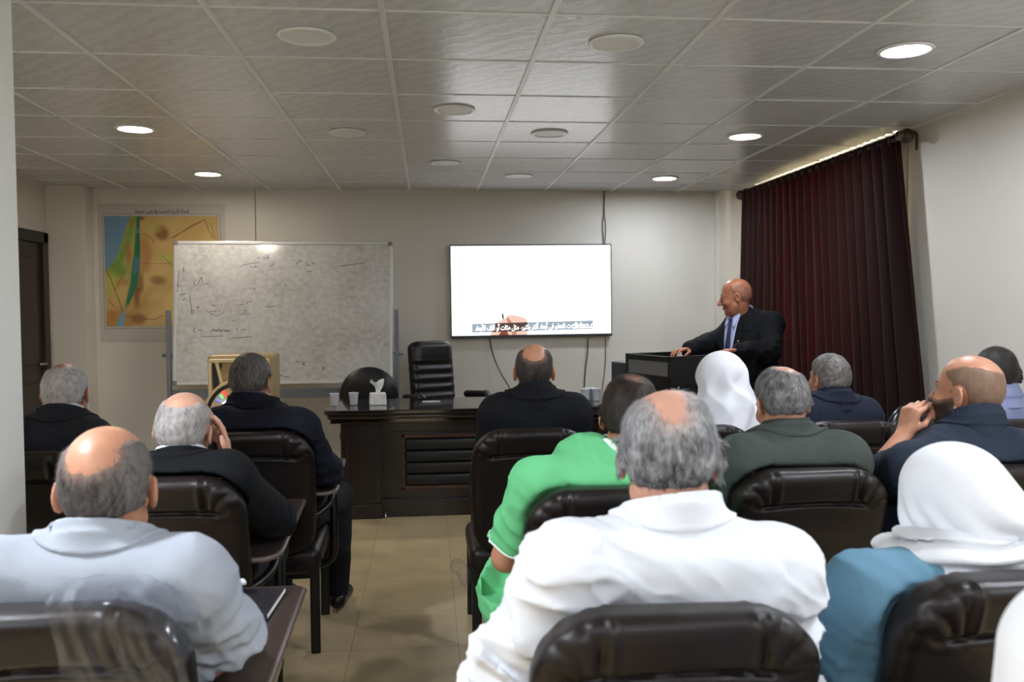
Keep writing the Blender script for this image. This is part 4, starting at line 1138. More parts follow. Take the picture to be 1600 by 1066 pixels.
_earR = rotz(0.42)
def head_local(P, fat=0.0, nose=1.0, ears=True):
    """head in its own frame: ear line at the origin, face towards +y, 1 unit = 1 m for an adult"""
    X = np.abs(P[:, 0]); Pm = np.stack([X, P[:, 1], P[:, 2]], 1)
    d = f_el((0, -0.012, 0.040), (0.0765, 0.097, 0.085))(P)
    d = smin(d, f_el((0, -0.042, 0.0), (0.066, 0.058, 0.062))(P), 0.03)
    d = smin(d, f_el((0, 0.030, -0.022), (0.063 + fat * 0.3, 0.062, 0.082))(P), 0.03)
    d = smin(d, f_rc((0.046 + fat * 0.5, 0.012, -0.058), (0.012, 0.070, -0.093), 0.021 + fat * 0.3, 0.019)(Pm), 0.025)
    if fat > 0:
        d = smin(d, f_el((0, 0.02, -0.085), (0.055 + fat, 0.05, 0.032 + fat))(P), 0.02)
    d = smin(d, f_rc((0.0, 0.083, 0.026), (0.036, 0.076, 0.024), 0.011, 0.010)(Pm), 0.014)
    d = smax(d, -f_el((0.031, 0.094, 0.004), (0.016, 0.014, 0.011))(Pm), 0.010)
    d = smin(d, f_el((0.031, 0.074, 0.003), (0.0145, 0.0135, 0.0125))(Pm), 0.003)
    d = smin(d, f_el((0.040, 0.066, -0.028), (0.022, 0.02, 0.02))(Pm), 0.02)
    d = smin(d, f_rc((0, 0.090, 0.012), (0, 0.108 + 0.006 * nose, -0.026), 0.007, 0.0105 * nose)(P), 0.010)
    d = smin(d, f_el((0.0105, 0.098, -0.031), (0.0085, 0.011, 0.008))(Pm), 0.005)
    d = smin(d, f_el((0, 0.0865, -0.053), (0.022, 0.010, 0.0055))(P), 0.010)
    d = smin(d, f_el((0, 0.0855, -0.064), (0.019, 0.010, 0.0065))(P), 0.010)
    d = smax(d, -f_el((0, 0.0995, -0.0588), (0.017, 0.006, 0.0012))(P), 0.002)
    if ears:
        q = (Pm - np.array([0.0835, -0.010, -0.004])) @ _earR
        e = f_el((0, 0, 0), (0.0075, 0.019, 0.032))(q)
        e = smax(e, -f_el((0.0085, 0.001, 0.002), (0.0085, 0.0115, 0.022))(q), 0.003)
        e = smin(e, f_el((0.001, 0.004, -0.022), (0.005, 0.009, 0.010))(q), 0.004)
        d = smin(d, e, 0.006)
    return d

class Head:
    def __init__(self, c, yaw=0, pitch=0, roll=0, s=1.0, fat=0.0, nose=1.0, ears=True):
        self.c = np.asarray(c, float); self.s = s
        self.R = rotz(yaw * D2R) @ rotx(-pitch * D2R) @ roty(roll * D2R)
        self.kw = dict(fat=fat, nose=nose, ears=ears)
        self.R_ = 0.17 * s
    def loc(self, P): return (P - self.c) @ self.R / self.s
    def w(self, p): return self.c + self.R @ (np.asarray(p, float) * self.s)
    def f(self):
        def g(P): return head_local(self.loc(P), **self.kw) * self.s
        g.c = self.c; g.R = self.R_
        return g

def hair_mask(L, st):
    """1 where hair grows, from head-frame points. st: dict with kind and options"""
    x, y, z = L[:, 0], L[:, 1], L[:, 2]
    nz = 0.006 * pn(L, 90, 31) + 0.004 * pn(L, 220, 32)
    fr = st.get('front', 0.0)
    ylim = 0.020 + fr + 0.052 * sstep(0.03, 0.085, z)
    m = sstep(0.008, -0.008, y - ylim + nz)
    zmin = -0.052 + np.clip(y + 0.085, 0, 1) * 0.30 + st.get('nape', 0.0)
    zmin = np.where(y > 0.004, np.maximum(zmin, st.get('burn', -0.02)), zmin)
    m *= sstep(-0.009, 0.009, z - zmin + nz)
    ear = np.sqrt(((y + 0.008) / 0.024) ** 2 + ((z + 0.004) / 0.036) ** 2)
    m *= np.where(np.abs(x) > 0.055, sstep(0.9, 1.15, ear), 1.0)
    for (cx, cy, cz, rx, ry, rz, soft) in st.get('bald', []):
        q = np.sqrt(((x - cx) / rx) ** 2 + ((y - cy) / ry) ** 2 + ((z - cz) / rz) ** 2) + 12 * nz * 0.6
        m *= st.get('floor', 0.0) + (1 - st.get('floor', 0.0)) * sstep(1 - soft, 1 + soft, q)
    return np.clip(m, 0, 1)
def brow_mask(L):
    x, y, z = np.abs(L[:, 0]), L[:, 1], L[:, 2]
    zc = 0.028 + 0.006 * np.sin(np.clip((x - 0.012) / 0.038, 0, 1) * 2.4)
    return sstep(0.0055, 0.0025, np.abs(z - zc)) * sstep(0.010, 0.015, x) * sstep(0.052, 0.045, x) * (y > 0.04)
def beard_mask(L, full=True):
    x, y, z = np.abs(L[:, 0]), L[:, 1], L[:, 2]
    m = sstep(-0.014, -0.040, z - 0.35 * np.clip(0.06 - y, 0, 0.1) + 0.004 * pn(L, 120, 77)) * sstep(0.000, 0.016, y)
    mus = sstep(0.007, 0.004, np.abs(z + 0.045)) * sstep(0.032, 0.026, x) * (y > 0.06)
    lip = sstep(1.2, 0.9, np.sqrt((x / 0.022) ** 2 + ((z + 0.0585) / 0.011) ** 2)) * (y > 0.07)
    m = np.maximum(m * (1 - lip), mus) if full else mus
    return m

SKIN = {}
def skin(name, c):
    if name not in SKIN:
        SKIN[name] = mat('skin ' + name, c, rough=0.42, var=0.10, vscale=22, bump=0.10, bscale=500, sss=0.08, spec=0.45)
        SKIN[name]['rgb'] = c
    return SKIN[name]
HAIRM = mat('hair', (90, 90, 90), rough=0.55, attr='Col', spec=0.35)
EYEM = mat('eye white', (226, 220, 214), rough=0.15); IRIS = mat('iris brown', (40, 26, 18), rough=0.1)

def hair_obj(H, parent, origin, st, skin_rgb, h=0.004, thick=0.006, c1=(60, 60, 62), c2=(150, 150, 150), strands=0, L=0.014, wd=0.0007, brows=(40, 34, 30), beard=None, seed=1, lift=0.35, stub=None, name='hair'):
    """hair as a thin shell over the skin, thinning out at its edge, with loose strands on it"""
    rg = np.random.RandomState(seed)
    hf = H.f()
    def masks(P):
        Lc = H.loc(P)
        m = hair_mask(Lc, st) if st is not None else np.zeros(len(P))
        b_ = brow_mask(Lc) if brows else np.zeros(len(P))
        k = beard_mask(Lc, beard[1]) if beard else np.zeros(len(P))
        return Lc, m, b_, k
    def g(P):
        d = hf(P); near = np.abs(d) < 0.05
        out = d + 0.004
        if near.any():
            Lc, m, b_, k = masks(P[near])
            t = -0.004 + np.maximum(np.maximum(m * (thick + 0.004), b_ * 0.0062), k * (0.004 + (beard[2] if beard else 0)))
            t = t + 0.0012 * m * pn(Lc, 120, seed + 3)
            out[near] = d[near] - t * H.s
        return out
    g.c = H.c; g.R = H.R_ + 0.01
    V, Q = surface(Field().u(g), h, pad=0.01)
    Lc, m, b_, k = masks(V)
    sk = np.array(lin(skin_rgb)[:3]); a = np.array(lin(c1)[:3]); b2 = np.array(lin(c2)[:3])
    mixv = np.clip(0.5 + 0.14 * pn(Lc, 70, seed + 8) + 0.34 * pn(Lc * V3(1, 1, 0.5), 330, seed + 9) + st.get('grade', lambda q: 0)(Lc) if st is not None else np.zeros(len(V)), 0, 1)[:, None]
    hc = a + (b2 - a) * mixv
    cov = np.clip(m, 0, 1)[:, None] ** 0.7
    if stub is not None: cov = cov * stub
    col = sk + (hc - sk) * cov
    if brows: col = col + (np.array(lin(brows)[:3]) - col) * np.clip(b_, 0, 1)[:, None]
    if beard: col = col + (np.array(lin(beard[0])[:3]) - col) * (np.clip(k, 0, 1)[:, None] ** 0.6) * 0.95
    # drop what lies under the skin
    dsk = hf(V)
    keepv = dsk > -0.0022 * H.s
    Q = Q[keepv[Q].all(1)]
    nv0 = len(V); quads = [Q]; Vs = [V]; Cs = [col]
    if strands and st is not None:
        N = vnormals(V, Q)
        cand = np.where((m > 0.12) & keepv)[0]
        if len(cand):
            pick = cand[rg.randint(0, len(cand), strands)]
            pick = pick[rg.rand(len(pick)) < (0.25 + 0.75 * m[pick])]
            n = len(pick)
            p0 = V[pick] + rg.randn(n, 3) * h * 0.5
            nn = N[pick]
            crown = H.w((0.0, -0.05, 0.11))
            flow = p0 - crown + rg.randn(n, 3) * 0.012 + H.R @ np.array([0, 0, -0.035])
            flow -= (flow * nn).sum(1)[:, None] * nn; flow /= np.linalg.norm(flow, axis=1)[:, None] + 1e-9
            dirn = flow + nn * (lift * (0.5 + rg.rand(n, 1))) + rg.randn(n, 3) * 0.13
            dirn /= np.linalg.norm(dirn, axis=1)[:, None]
            side = np.cross(dirn, nn); side /= np.linalg.norm(side, axis=1)[:, None] + 1e-9
            ln = (L * (0.6 + 0.7 * rg.rand(n, 1))) * H.s * (0.45 + 0.55 * sstep(-0.04, 0.05, H.loc(p0)[:, 2]))[:, None]
            w_ = wd * H.s
            p0 = p0 - nn * 0.001
            p1 = p0 + dirn * ln * 0.55
            d2 = dirn + (H.R @ np.array([0, 0, -0.35])) - nn * 0.35
            d2 /= np.linalg.norm(d2, axis=1)[:, None]
            p2 = p1 + d2 * ln * 0.5
            SV = np.concatenate([p0 - side * w_, p0 + side * w_, p1 - side * w_, p1 + side * w_, p2 - side * w_ * 0.3, p2 + side * w_ * 0.3])
            ii = np.arange(n) + nv0
            quads.append(np.stack([ii, ii + n, ii + 3 * n, ii + 2 * n], 1)); quads.append(np.stack([ii + 2 * n, ii + 3 * n, ii + 5 * n, ii + 4 * n], 1))
            mv = np.clip(mixv[pick, 0] + rg.randn(n) * 0.28, 0, 1)[:, None]
            sc_ = (a + (b2 - a) * mv) * (0.8 + 0.4 * rg.rand(n, 1))
            Vs.append(SV); Cs.append(np.tile(sc_, (6, 1)))
    V = np.concatenate(Vs) - origin; Q = np.concatenate(quads); col = np.concatenate(Cs)
    used = np.zeros(len(V), bool); used[Q.ravel()] = True
    remap = np.cumsum(used) - 1
    me = np_mesh(name, V[used], remap[Q], col=np.clip(col[used], 0, 1))
    return link(name, me, HAIRM, parent)

def hand_ops(F, W, d, n, side, curl=(0.3, 0.35, 0.4, 0.45), spread=0.06, thumb=(0.5, 0.25), s=1.0, fl=1.0):
    """hand at wrist W pointing along d, n = back of the hand, side = +1 when the thumb is at d x n"""
    d = nrm(d); n = nrm(np.asarray(n, float) - d * (np.asarray(n, float) @ d)); t = np.cross(d, n) * side
    W = np.asarray(W, float)
    kn = [W + d * (0.088 - 0.004 * abs(i - 1.2)) * s + t * (0.031 - 0.0205 * i) * s + n * (0.004 - 0.003 * abs(i - 1.3)) * s for i in range(4)]
    for i in range(4):
        F.u(f_rc(W + t * (0.014 - 0.010 * i) * s, kn[i], 0.0135 * s, 0.0105 * s), 0.012)
    ls = [(0.044, 0.026, 0.020), (0.048, 0.029, 0.021), (0.045, 0.027, 0.021), (0.036, 0.021, 0.018)]
    for i in range(4):
        p = kn[i]; a = curl[i]; dd = nrm(d + t * spread * (1.5 - i))
        for j, l in enumerate(ls[i]):
            ang = a * (0.75, 1.15, 0.8)[j]
            ang_tot = a * (0.75, 1.9, 2.7)[j]
            v = dd * math.cos(ang_tot) - n * math.sin(ang_tot)
            q = p + v * l * s * fl
            F.u(f_rc(p, q, (0.0092, 0.0084, 0.0076)[j] * s, (0.0085, 0.0077, 0.0066)[j] * s), 0.004)
            p = q
    b0 = W + d * 0.022 * s + t * 0.018 * s - n * 0.004 * s
    v1 = nrm(d * 0.75 + t * 0.75 - n * thumb[0]); b1 = b0 + v1 * 0.042 * s
    v2 = nrm(d * 0.95 + t * (0.35 - thumb[1]) - n * thumb[0]); b2 = b1 + v2 * 0.032 * s; b3 = b2 + nrm(v2 - t * thumb[1]) * 0.025 * s
    F.u(f_rc(b0, b1, 0.0135 * s, 0.0108 * s), 0.012); F.u(f_rc(b1, b2, 0.0102 * s, 0.009 * s), 0.004); F.u(f_rc(b2, b3, 0.009 * s, 0.007 * s), 0.004)

def collar_obj(name, parent, O, G, c0, axis, fw, rad, fall, m, h0=0.034, lift=0.004, notch=0.014, tip=None, base=None, inner=None):
    """a folded collar: it lies on the garment G around the neck and stands up against the neck"""
    axis = nrm(axis); fr = nrm(fw - axis * (fw @ axis)); rt_ = np.cross(fr, axis)
    def rh(q):
        v = q - c0; hg = v @ axis; pr_ = v - hg[:, None] * axis
        return np.sqrt((pr_ ** 2).sum(1)), hg, pr_ @ fr, pr_ @ rt_
    top = lambda f_: h0 - 0.16 * f_
    F = Field()
    if fall > 0:
        def fl(q):
            r, hg, f_, s_ = rh(q)
            out = np.sqrt(np.maximum(r - rad, 0) ** 2 + np.minimum(hg - h0 * 0.55, 0) ** 2) - fall * 1.15
            near = out < 0.03
            if near.any(): out[near] = np.maximum(out[near], G.eval(q[near]) - lift)
            return out
        fl.c = c0; fl.R = rad + fall + 0.02
        F.u(fl)
    def st(q):
        r, hg, f_, s_ = rh(q)
        return np.maximum(r - rad - 0.10 * np.clip(top(f_) - hg, 0, 0.03) * (fall > 0), np.abs(hg) - 0.06)
    st.c = c0; st.R = rad + 0.03
    F.u(st, 0.014 if fall > 0 else 0.0)
    def tc_(q):
        r, hg, f_, s_ = rh(q); return (hg - top(f_)) * 0.95
    F.inter(tc_, 0.003)
    ri = inner if inner is not None else rad - 0.006
    def hol(q):
        r, hg, f_, s_ = rh(q); return np.maximum(r - ri, top(f_) - 0.014 - hg)
    hol.c = c0; hol.R = 0.2
    F.sub(hol, 0.003)
    def nt2(q):
        r, hg, f_, s_ = rh(q); return np.maximum(np.abs(s_) - notch - 0.35 * np.clip(f_ - rad * 0.6, 0, 1), -f_)
    nt2.c = c0; nt2.R = 0.2
    F.sub(nt2, 0.003)
    cf = None
    if tip is not None:
        def cf(V):
            r, hg, f_, s_ = rh(V)
            k = np.maximum(sstep(rad + fall - 0.0085, rad + fall - 0.0055, r), 0)[:, None]
            return np.array(lin(base)[:3]) * (1 - k) + np.array(lin(tip)[:3]) * k
    return field_obj(name, F, 0.0042, m, parent, O, colf=cf)

def cloth(name, c, rough=0.85, var=0.06, weave=700, bump=0.25, sheen=0.0, vscale=6, **k):
    return mat(name, c, rough=rough, var=var, vscale=vscale, bump=bump, bscale=weave, sheen=sheen, spec=0.2, **k)

def chair_gap(c, O):
    """the room a chair takes up, a few millimetres larger: bodies and clothes rest against it"""
    ox, oy, rz = c
    Rm = rotz(rz); g0 = V3(ox, oy, 0)
    def wrap(f, off, cc, R):
        def g(P): return f((P - g0) @ Rm) - off
        g.c = g0 + Rm @ np.asarray(cc, float); g.R = R
        return g
    bx = f_box((0, 0.36, 0.405), (0.47, 0.50, 0.118), 0.04)
    fr1 = f_rc((0.284, 0.215, 0.30), (0.284, 0.215, 0.69), 0.018, 0.018)
    fr2 = f_rc((0.205, 0.075, 0.60), (0.275, 0.18, 0.66), 0.016, 0.016)
    tb1 = f_box((0.215, 0.24, 0.693), (0.19, 0.40, 0.028), 0.01)
    tb2 = f_box((0.155, 0.64, 0.693), (0.31, 0.44, 0.028), 0.01)
    return [wrap(f_back, 0.009, f_back.c, 0.37), wrap(bx, 0.009, bx.c, 0.4)] + [wrap(q, 0.008, q.c, 0.4) for q in (fr1, fr2, f_rc((0.272, 0.14, 0.635), (0.276, 0.285, 0.678), 0.017, 0.017), tb1, tb2)]
def person(label, x, y, T, head, rot=0.0, w=1.0, fat=0.0, sk=('tan', (186, 132, 104)), hip=None, arms=None, top=None, hair=None, stand=False, trousers=(28, 28, 32), shoes=(18, 16, 16), h=0.006, hh=None,
           lean=(0, 0), seed=1, knees=None, neck=0.060, shw=0.150, cover=None, skirt=False, Noff=(0, -0.045, -0.122), shz=-0.060, eo=0.045, seat_of=None):
    """x, y: floor point below the backrest (chair origin); T: height of the top of the head; head: dict dx, dy, yaw, pitch, roll, s"""
    rg = np.random.RandomState(seed)
    O = V3(x, y, 0)
    Rz = rotz(rot * D2R); fw = Rz @ V3(0, 1, 0); rt = Rz @ V3(1, 0, 0); up = V3(0, 0, 1)
    def Lw(a, b_, c): return O + rt * a + fw * b_ + up * c
    s = head.get('s', 1.0)
    hc = V3(head['x'], head['y'], T - 0.123 * s)
    H = Head(hc, head.get('yaw', 0), head.get('pitch', 0), head.get('roll', 0), s, head.get('fat', 0), head.get('nose', 1.0), head.get('ears', True))
    hipP = Lw(*(hip or (0, 0.31, 0.565)))
    N = hc + rt * Noff[0] + fw * Noff[1] * s + up * Noff[2] * s + V3(lean[0], lean[1], 0)
    Sc = N + fw * 0.012 + up * shz
    sh = {-1: Sc - rt * shw * w, 1: Sc + rt * shw * w}
    for sd in (-1, 1):
        if arms and 'S' in arms.get(sd, {}): sh[sd] = V3(*arms[sd]['S'])
    el = {}; wr = {}; hd = {}
    for sd in (-1, 1):
        a = (arms or {}).get(sd, {})
        el[sd] = V3(*a['E']) if 'E' in a else sh[sd] + rt * sd * eo + fw * 0.06 - up * 0.265
        wr[sd] = V3(*a['W']) if 'W' in a else el[sd] + fw * 0.235 - rt * sd * 0.11 - up * 0.02
        hd[sd] = a
    mid = lambda t: hipP + (N - hipP) * t
    spine = nrm(N - hipP)
    RmT = np.stack([rt, np.cross(spine, rt), spine], 1)
    chair = chair_gap(seat_of, O) if seat_of else []
    # ---- the body: one skin surface
    B = Field()
    B.u(f_el(hipP + up * 0.01, (0.165 * w, 0.118 + fat, 0.125), RmT), 0.03)
    B.u(f_el(mid(0.34) + fw * (0.02 + fat * 0.6), (0.150 * w + fat, 0.115 + fat, 0.17), RmT), 0.05)
    B.u(f_el(mid(0.66) + fw * 0.01, (0.158 * w, 0.105 + fat * 0.5, 0.185), RmT), 0.05)
    B.u(f_rc(sh[-1], sh[1], 0.052, 0.052), 0.05)
    nt_ = H.w((0, -0.018, -0.055))
    for sd in (-1, 1): B.u(f_rc(N - up * 0.002 + fw * 0.005, sh[sd] - up * 0.004, 0.044, 0.042), 0.03)
    B.u(f_rc(N - up * 0.02 + fw * 0.012, nt_, neck + 0.002, neck - 0.004), 0.03)
    for sd in (-1, 1):
        B.u(f_rc(sh[sd], el[sd], 0.050, 0.041), 0.03)
        B.u(f_rc(el[sd], wr[sd], 0.041, 0.027), 0.015)
    legs = {}
    for sd in (-1, 1):
        if stand:
            hj = hipP + rt * sd * 0.088 - up * 0.02; kn = hj + rt * sd * 0.02 - up * (hipP[2] - 0.52) + fw * 0.02; an = V3(kn[0], kn[1], 0.09) + rt * sd * 0.01 - fw * 0.05
        else:
            hj = hipP + rt * sd * 0.088 + fw * 0.02 - up * 0.012; kn = Lw(sd * 0.14, 0.80, 0.53) if not knees else Lw(*knees[sd]); an = V3(kn[0], kn[1], 0.09) - fw * 0.04
        legs[sd] = (hj, kn, an)
        B.u(f_rc(hj, kn, 0.082, 0.056), 0.03); B.u(f_rc(kn, an, 0.054, 0.038), 0.02)
        B.u(f_rc(an - up * 0.035, an - up * 0.055 + fw * 0.14, 0.034, 0.026), 0.02)
    for sd in (-1, 1):
        a = hd[sd]
        dv = V3(*a['D']) if 'D' in a else nrm(wr[sd] - el[sd]) * 0.6 + fw * 0.5 - rt * sd * 0.25 - up * 0.12
        hand_ops(B, wr[sd], dv, V3(*a['n']) if 'n' in a else up + rt * sd * 0.2, -sd, a.get('curl', (0.35, 0.4, 0.45, 0.5)), thumb=a.get('thumb', (0.4, 0.2)), s=a.get('s', 1.0))
    B.u(H.f(), 0.022)
    for q_ in chair: B.sub(q_, 0.004)
    SK = skin(*sk)
    V, Q = surface(B, h, pad=0.03)
    body = link('person', np_mesh('person', V - O, Q), SK)
    body.location = O
    tag(body, label, 'person')
    hh = hh or min(h, 0.0045)
    # ---- eyes
    for sd in (-1, 1):
        e = H.w((sd * 0.031, 0.0755, 0.003)); look = H.R @ V3(0, 1, 0)
        bm = bmesh.new(); bmesh.ops.create_uvsphere(bm, u_segments=16, v_segments=10, radius=0.0118 * s)
        eo = bm_obj('eye', bm, EYEM, body, True); eo.location = e - O
        bm = bmesh.new(); bmesh.ops.create_uvsphere(bm, u_segments=12, v_segments=8, radius=0.0056 * s)
        io = bm_obj('iris', bm, IRIS, eo, True); io.location = look * 0.0075 * s
    if hair is not None:
        hair_obj(H, body, O, skin_rgb=sk[1], h=hh, seed=seed, **hair)
    # ---- trousers and shoes
    P = Field()
    P.u(f_el(hipP + up * 0.012, (0.175 * w, 0.128 + fat, 0.118), RmT), 0.03)
    for sd in (-1, 1):
        hj, kn, an = legs[sd]
        P.u(f_rc(hj, kn, 0.088 + fat * 0.4, 0.068), 0.03); P.u(f_rc(kn, an, 0.066, 0.052), 0.025)
    P.inter(lambda q: q[:, 2] - (hipP[2] + 0.085), 0.01)
    P.disp(lambda q: 0.004 * pn(q * [1, 1, 1.6], 22, seed + 40))
    for q_ in chair: P.sub(q_, 0.004)
    field_obj('skirt' if skirt else 'trousers', P, 0.011, cloth('trousers %d %d %d' % trousers, trousers), body, O)
    for sd in (-1, 1):
        an = legs[sd][2]
        S_ = Field().u(f_rc(an - up * 0.04 - fw * 0.02, an - up * 0.052 + fw * 0.16, 0.042, 0.034), 0.02).inter(lambda q: 0.004 - q[:, 2], 0.004).inter(lambda q: q[:, 2] - 0.085, 0.01)
        field_obj('shoe', S_, 0.008, mat('shoe leather %d' % shoes[0], shoes, rough=0.35), body, O)
    # ---- upper garment
    kind, colr = top['kind'], top['col']
    th = {'polo': 0.016, 'shirt': 0.018, 'jacket': 0.026, 'dress': 0.020, 'robe': 0.022}[kind]
    long = top.get('long', kind not in ('polo',))
    G = Field()
    G.u(f_el(hipP + up * 0.03, (0.168 * w + th, 0.122 + fat + th, 0.14 + (0.02 if kind != 'jacket' else 0)), RmT), 0.03)
    G.u(f_el(mid(0.34) + fw * (0.015 + fat * 0.6), (0.155 * w + fat + th, 0.115 + fat + th, 0.18), RmT), 0.06)
    G.u(f_el(mid(0.66) + fw * 0.01, (0.160 * w + th, 0.106 + fat * 0.5 + th, 0.195), RmT), 0.06)
    pad = 0.010 if kind == 'jacket' else 0.0
    G.u(f_rc(sh[-1], sh[1], 0.052 + th * 0.75 + pad, 0.052 + th * 0.75 + pad), 0.06)
    for sd in (-1, 1):
        G.u(f_rc(N + rt * sd * 0.04 - up * 0.014, sh[sd] + up * (0.004 + pad), 0.050 + th * 0.5, 0.050 + th * 0.7), 0.05)
        G.u(f_rc(sh[sd], el[sd], 0.054 + th * (1.1 if kind != 'jacket' else 1.0), 0.046 + th * top.get('sleeve', 1.0)), 0.035)
        if long:
            e2 = el[sd] + (wr[sd] - el[sd]) * 0.98
            G.u(f_rc(el[sd], e2, 0.046 + th, 0.034 + th * 0.7), 0.02)
    G.u(f_rc(N - up * 0.0, N + up * 0.05 + (nt_ - N) * 0.2, neck + th * 0.6, neck + th * 0.5), 0.02)
    for ex in top.get('extra', []): G.u(ex, 0.04)
    cn = nrm(up + fw * 0.45)
    cpt = N + up * (0.034 + top.get('neckz', 0.0))
    def capcut(q): return ((q - cpt) @ cn) * (np.linalg.norm((q - N)[:, :2], axis=1) < 0.08) - 0.2 * (np.linalg.norm((q - N)[:, :2], axis=1) >= 0.08)
    G.inter(capcut, 0.0)
    if not long:
        for sd in (-1, 1):
            u_ = nrm(el[sd] - sh[sd]); Ls = np.linalg.norm(el[sd] - sh[sd]); cut = sh[sd] + u_ * Ls * top.get('slv', 0.86)
            def armcut(q, u_=u_, cut=cut, sd=sd, A=sh[sd], E=el[sd], Wp=wr[sd]):
                v = (q - cut) @ u_
                ab = E - A; t = np.clip(((q - A) @ ab) / (ab @ ab), 0, 1.25); r1 = np.linalg.norm(q - A - t[:, None] * ab, axis=1)
                return np.where((r1 < 0.075) & ((q - A) @ u_ > 0.1), v, -0.2)
            G.inter(armcut, 0.0)
    am = top.get('fold', 0.005)
    S0 = Sc.copy()
    def folds(q):
        Lc = (q - S0) @ RmT
        a = pn(Lc * V3(0.7, 1, 2.0), 20, seed + 50); b_ = pn(Lc * V3(1.2, 1, 1.6) + Lc[:, [1, 2, 0]] * 0.8, 34, seed + 51)
        low = (0.35 + 0.65 * sstep(0.0, -0.18, Lc[:, 2])) * (0.15 + 0.85 * sstep(0.10, 0.17, np.linalg.norm(q - N, axis=1)))
        o = -am * low * (1.5 * np.clip(1 - np.abs(a) * 1.5, 0, 1) ** 2 + 0.8 * np.clip(1 - np.abs(b_) * 1.4, 0, 1) ** 2 - 0.5)
        # pull lines across the upper back, from the arm holes
        for sd in (-1, 1):
            rr = np.linalg.norm(Lc - V3(sd * shw * w * 0.86, 0, -0.10), axis=1)
            o += am * 0.55 * np.sin(Lc[:, 2] * 105 + sd * Lc[:, 0] * 45 + 2 * a) * np.exp(-(rr / 0.10) ** 2)
        for sd in (-1, 1):
            rr = np.linalg.norm(q - el[sd], axis=1)
            o += am * 0.9 * np.sin((q - el[sd]) @ nrm(el[sd] - sh[sd]) * 150 + 2.0 * b_) * np.exp(-(rr / 0.09) ** 2)
        # shoulder seams
        sx_ = np.abs(Lc[:, 0]) - (shw * w * 0.90 + 0.10 * np.clip(-Lc[:, 2] - 0.02, -0.03, 0.2))
        o += 0.0028 * np.exp(-(sx_ / 0.0045) ** 2) * (Lc[:, 2] > -0.2) * (Lc[:, 2] < 0.09)
        if kind == 'jacket': o += 0.002 * np.exp(-(Lc[:, 0] / 0.004) ** 2) * (Lc[:, 1] < 0)
        return o
    G.disp(folds)
    for q_ in chair: G.sub(q_, 0.004)
    for cut in top.get('cuts', []): G.sub(cut, 0.004)
    gm_ = cloth('%s %d %d %d' % ((kind,) + tuple(colr)), colr, **top.get('mat', {}))
    gname = {'polo': 'polo_shirt', 'shirt': 'shirt', 'jacket': 'suit_jacket', 'dress': 'dress', 'robe': 'robe'}[kind]
    gar = field_obj(gname, G, top.get('h', 0.008), gm_, body, O)
    axis = nrm(nrm(nt_ - N) * 0.75 + up * 0.25)
    cb = N + up * 0.020 + fw * 0.006
    r0 = neck + 0.018
    if kind in ('polo', 'shirt'):
        cc = top.get('collar_col')
        cmx = mat('collar tipped %d' % colr[0], colr, rough=0.85, attr='Col', bump=0.25, bscale=700, spec=0.2) if cc else gm_
        collar_obj('collar', gar, O, G, cb, axis, fw, r0, top.get('cf', 0.028), cmx, h0=top.get('ch', 0.046), lift=0.006, tip=cc, base=colr, inner=neck + 0.010)
    if kind == 'polo' and top.get('collar_col'):
        for sd in (-1, 1):
            u_ = nrm(el[sd] - sh[sd]); ct_ = sh[sd] + u_ * np.linalg.norm(el[sd] - sh[sd]) * (top.get('slv', 0.86)) - u_ * 0.006
            def band(q, u_=u_, ct_=ct_):
                v = q - ct_; a_ = v @ u_
                o_ = np.maximum(np.abs(a_) - 0.004, np.sqrt((v ** 2).sum(1)) - 0.09)
                nr = o_ < 0.03
                if nr.any(): o_[nr] = np.maximum(o_[nr], G.eval(q[nr] - u_ * 0.004) - 0.002)
                return o_
            band.c = ct_; band.R = 0.1
            field_obj('sleeve_band', Field().u(band), 0.0035, cloth('white rib', cc), gar, O)
    if kind == 'jacket':
        collar_obj('jacket_collar', gar, O, G, cb, axis, fw, r0 + 0.002, 0.040, gm_, h0=0.042, lift=0.007, notch=0.045, inner=neck + 0.014)
        sc_ = top.get('shirt', (222, 224, 230))
        collar_obj('shirt_collar', body, O, G, cb, axis, fw, r0 - 0.005, 0.0, cloth('dress shirt %d %d %d' % sc_, sc_), h0=top.get('sh', 0.053), notch=0.012, inner=neck + 0.006)
    return dict(body=body, H=H, N=N, Sc=Sc, sh=sh, el=el, wr=wr, O=O, fw=fw, rt=rt, RmT=RmT, mid=mid, gar=gar, gm=gm_, hip=hipP)

# ------------------------------------------------------------------ the audience, one by one
BALD_TOP = [(0, 0.035, 0.115, 0.068, 0.105, 0.078, 0.14), (0, -0.062, 0.115, 0.052, 0.05, 0.050, 0.24)]
TAN = ('tan', (188, 134, 106)); OLIVE = ('olive', (176, 126, 100)); ROSY = ('rosy', (204, 154, 132)); BROWN = ('brown', (132, 84, 64))

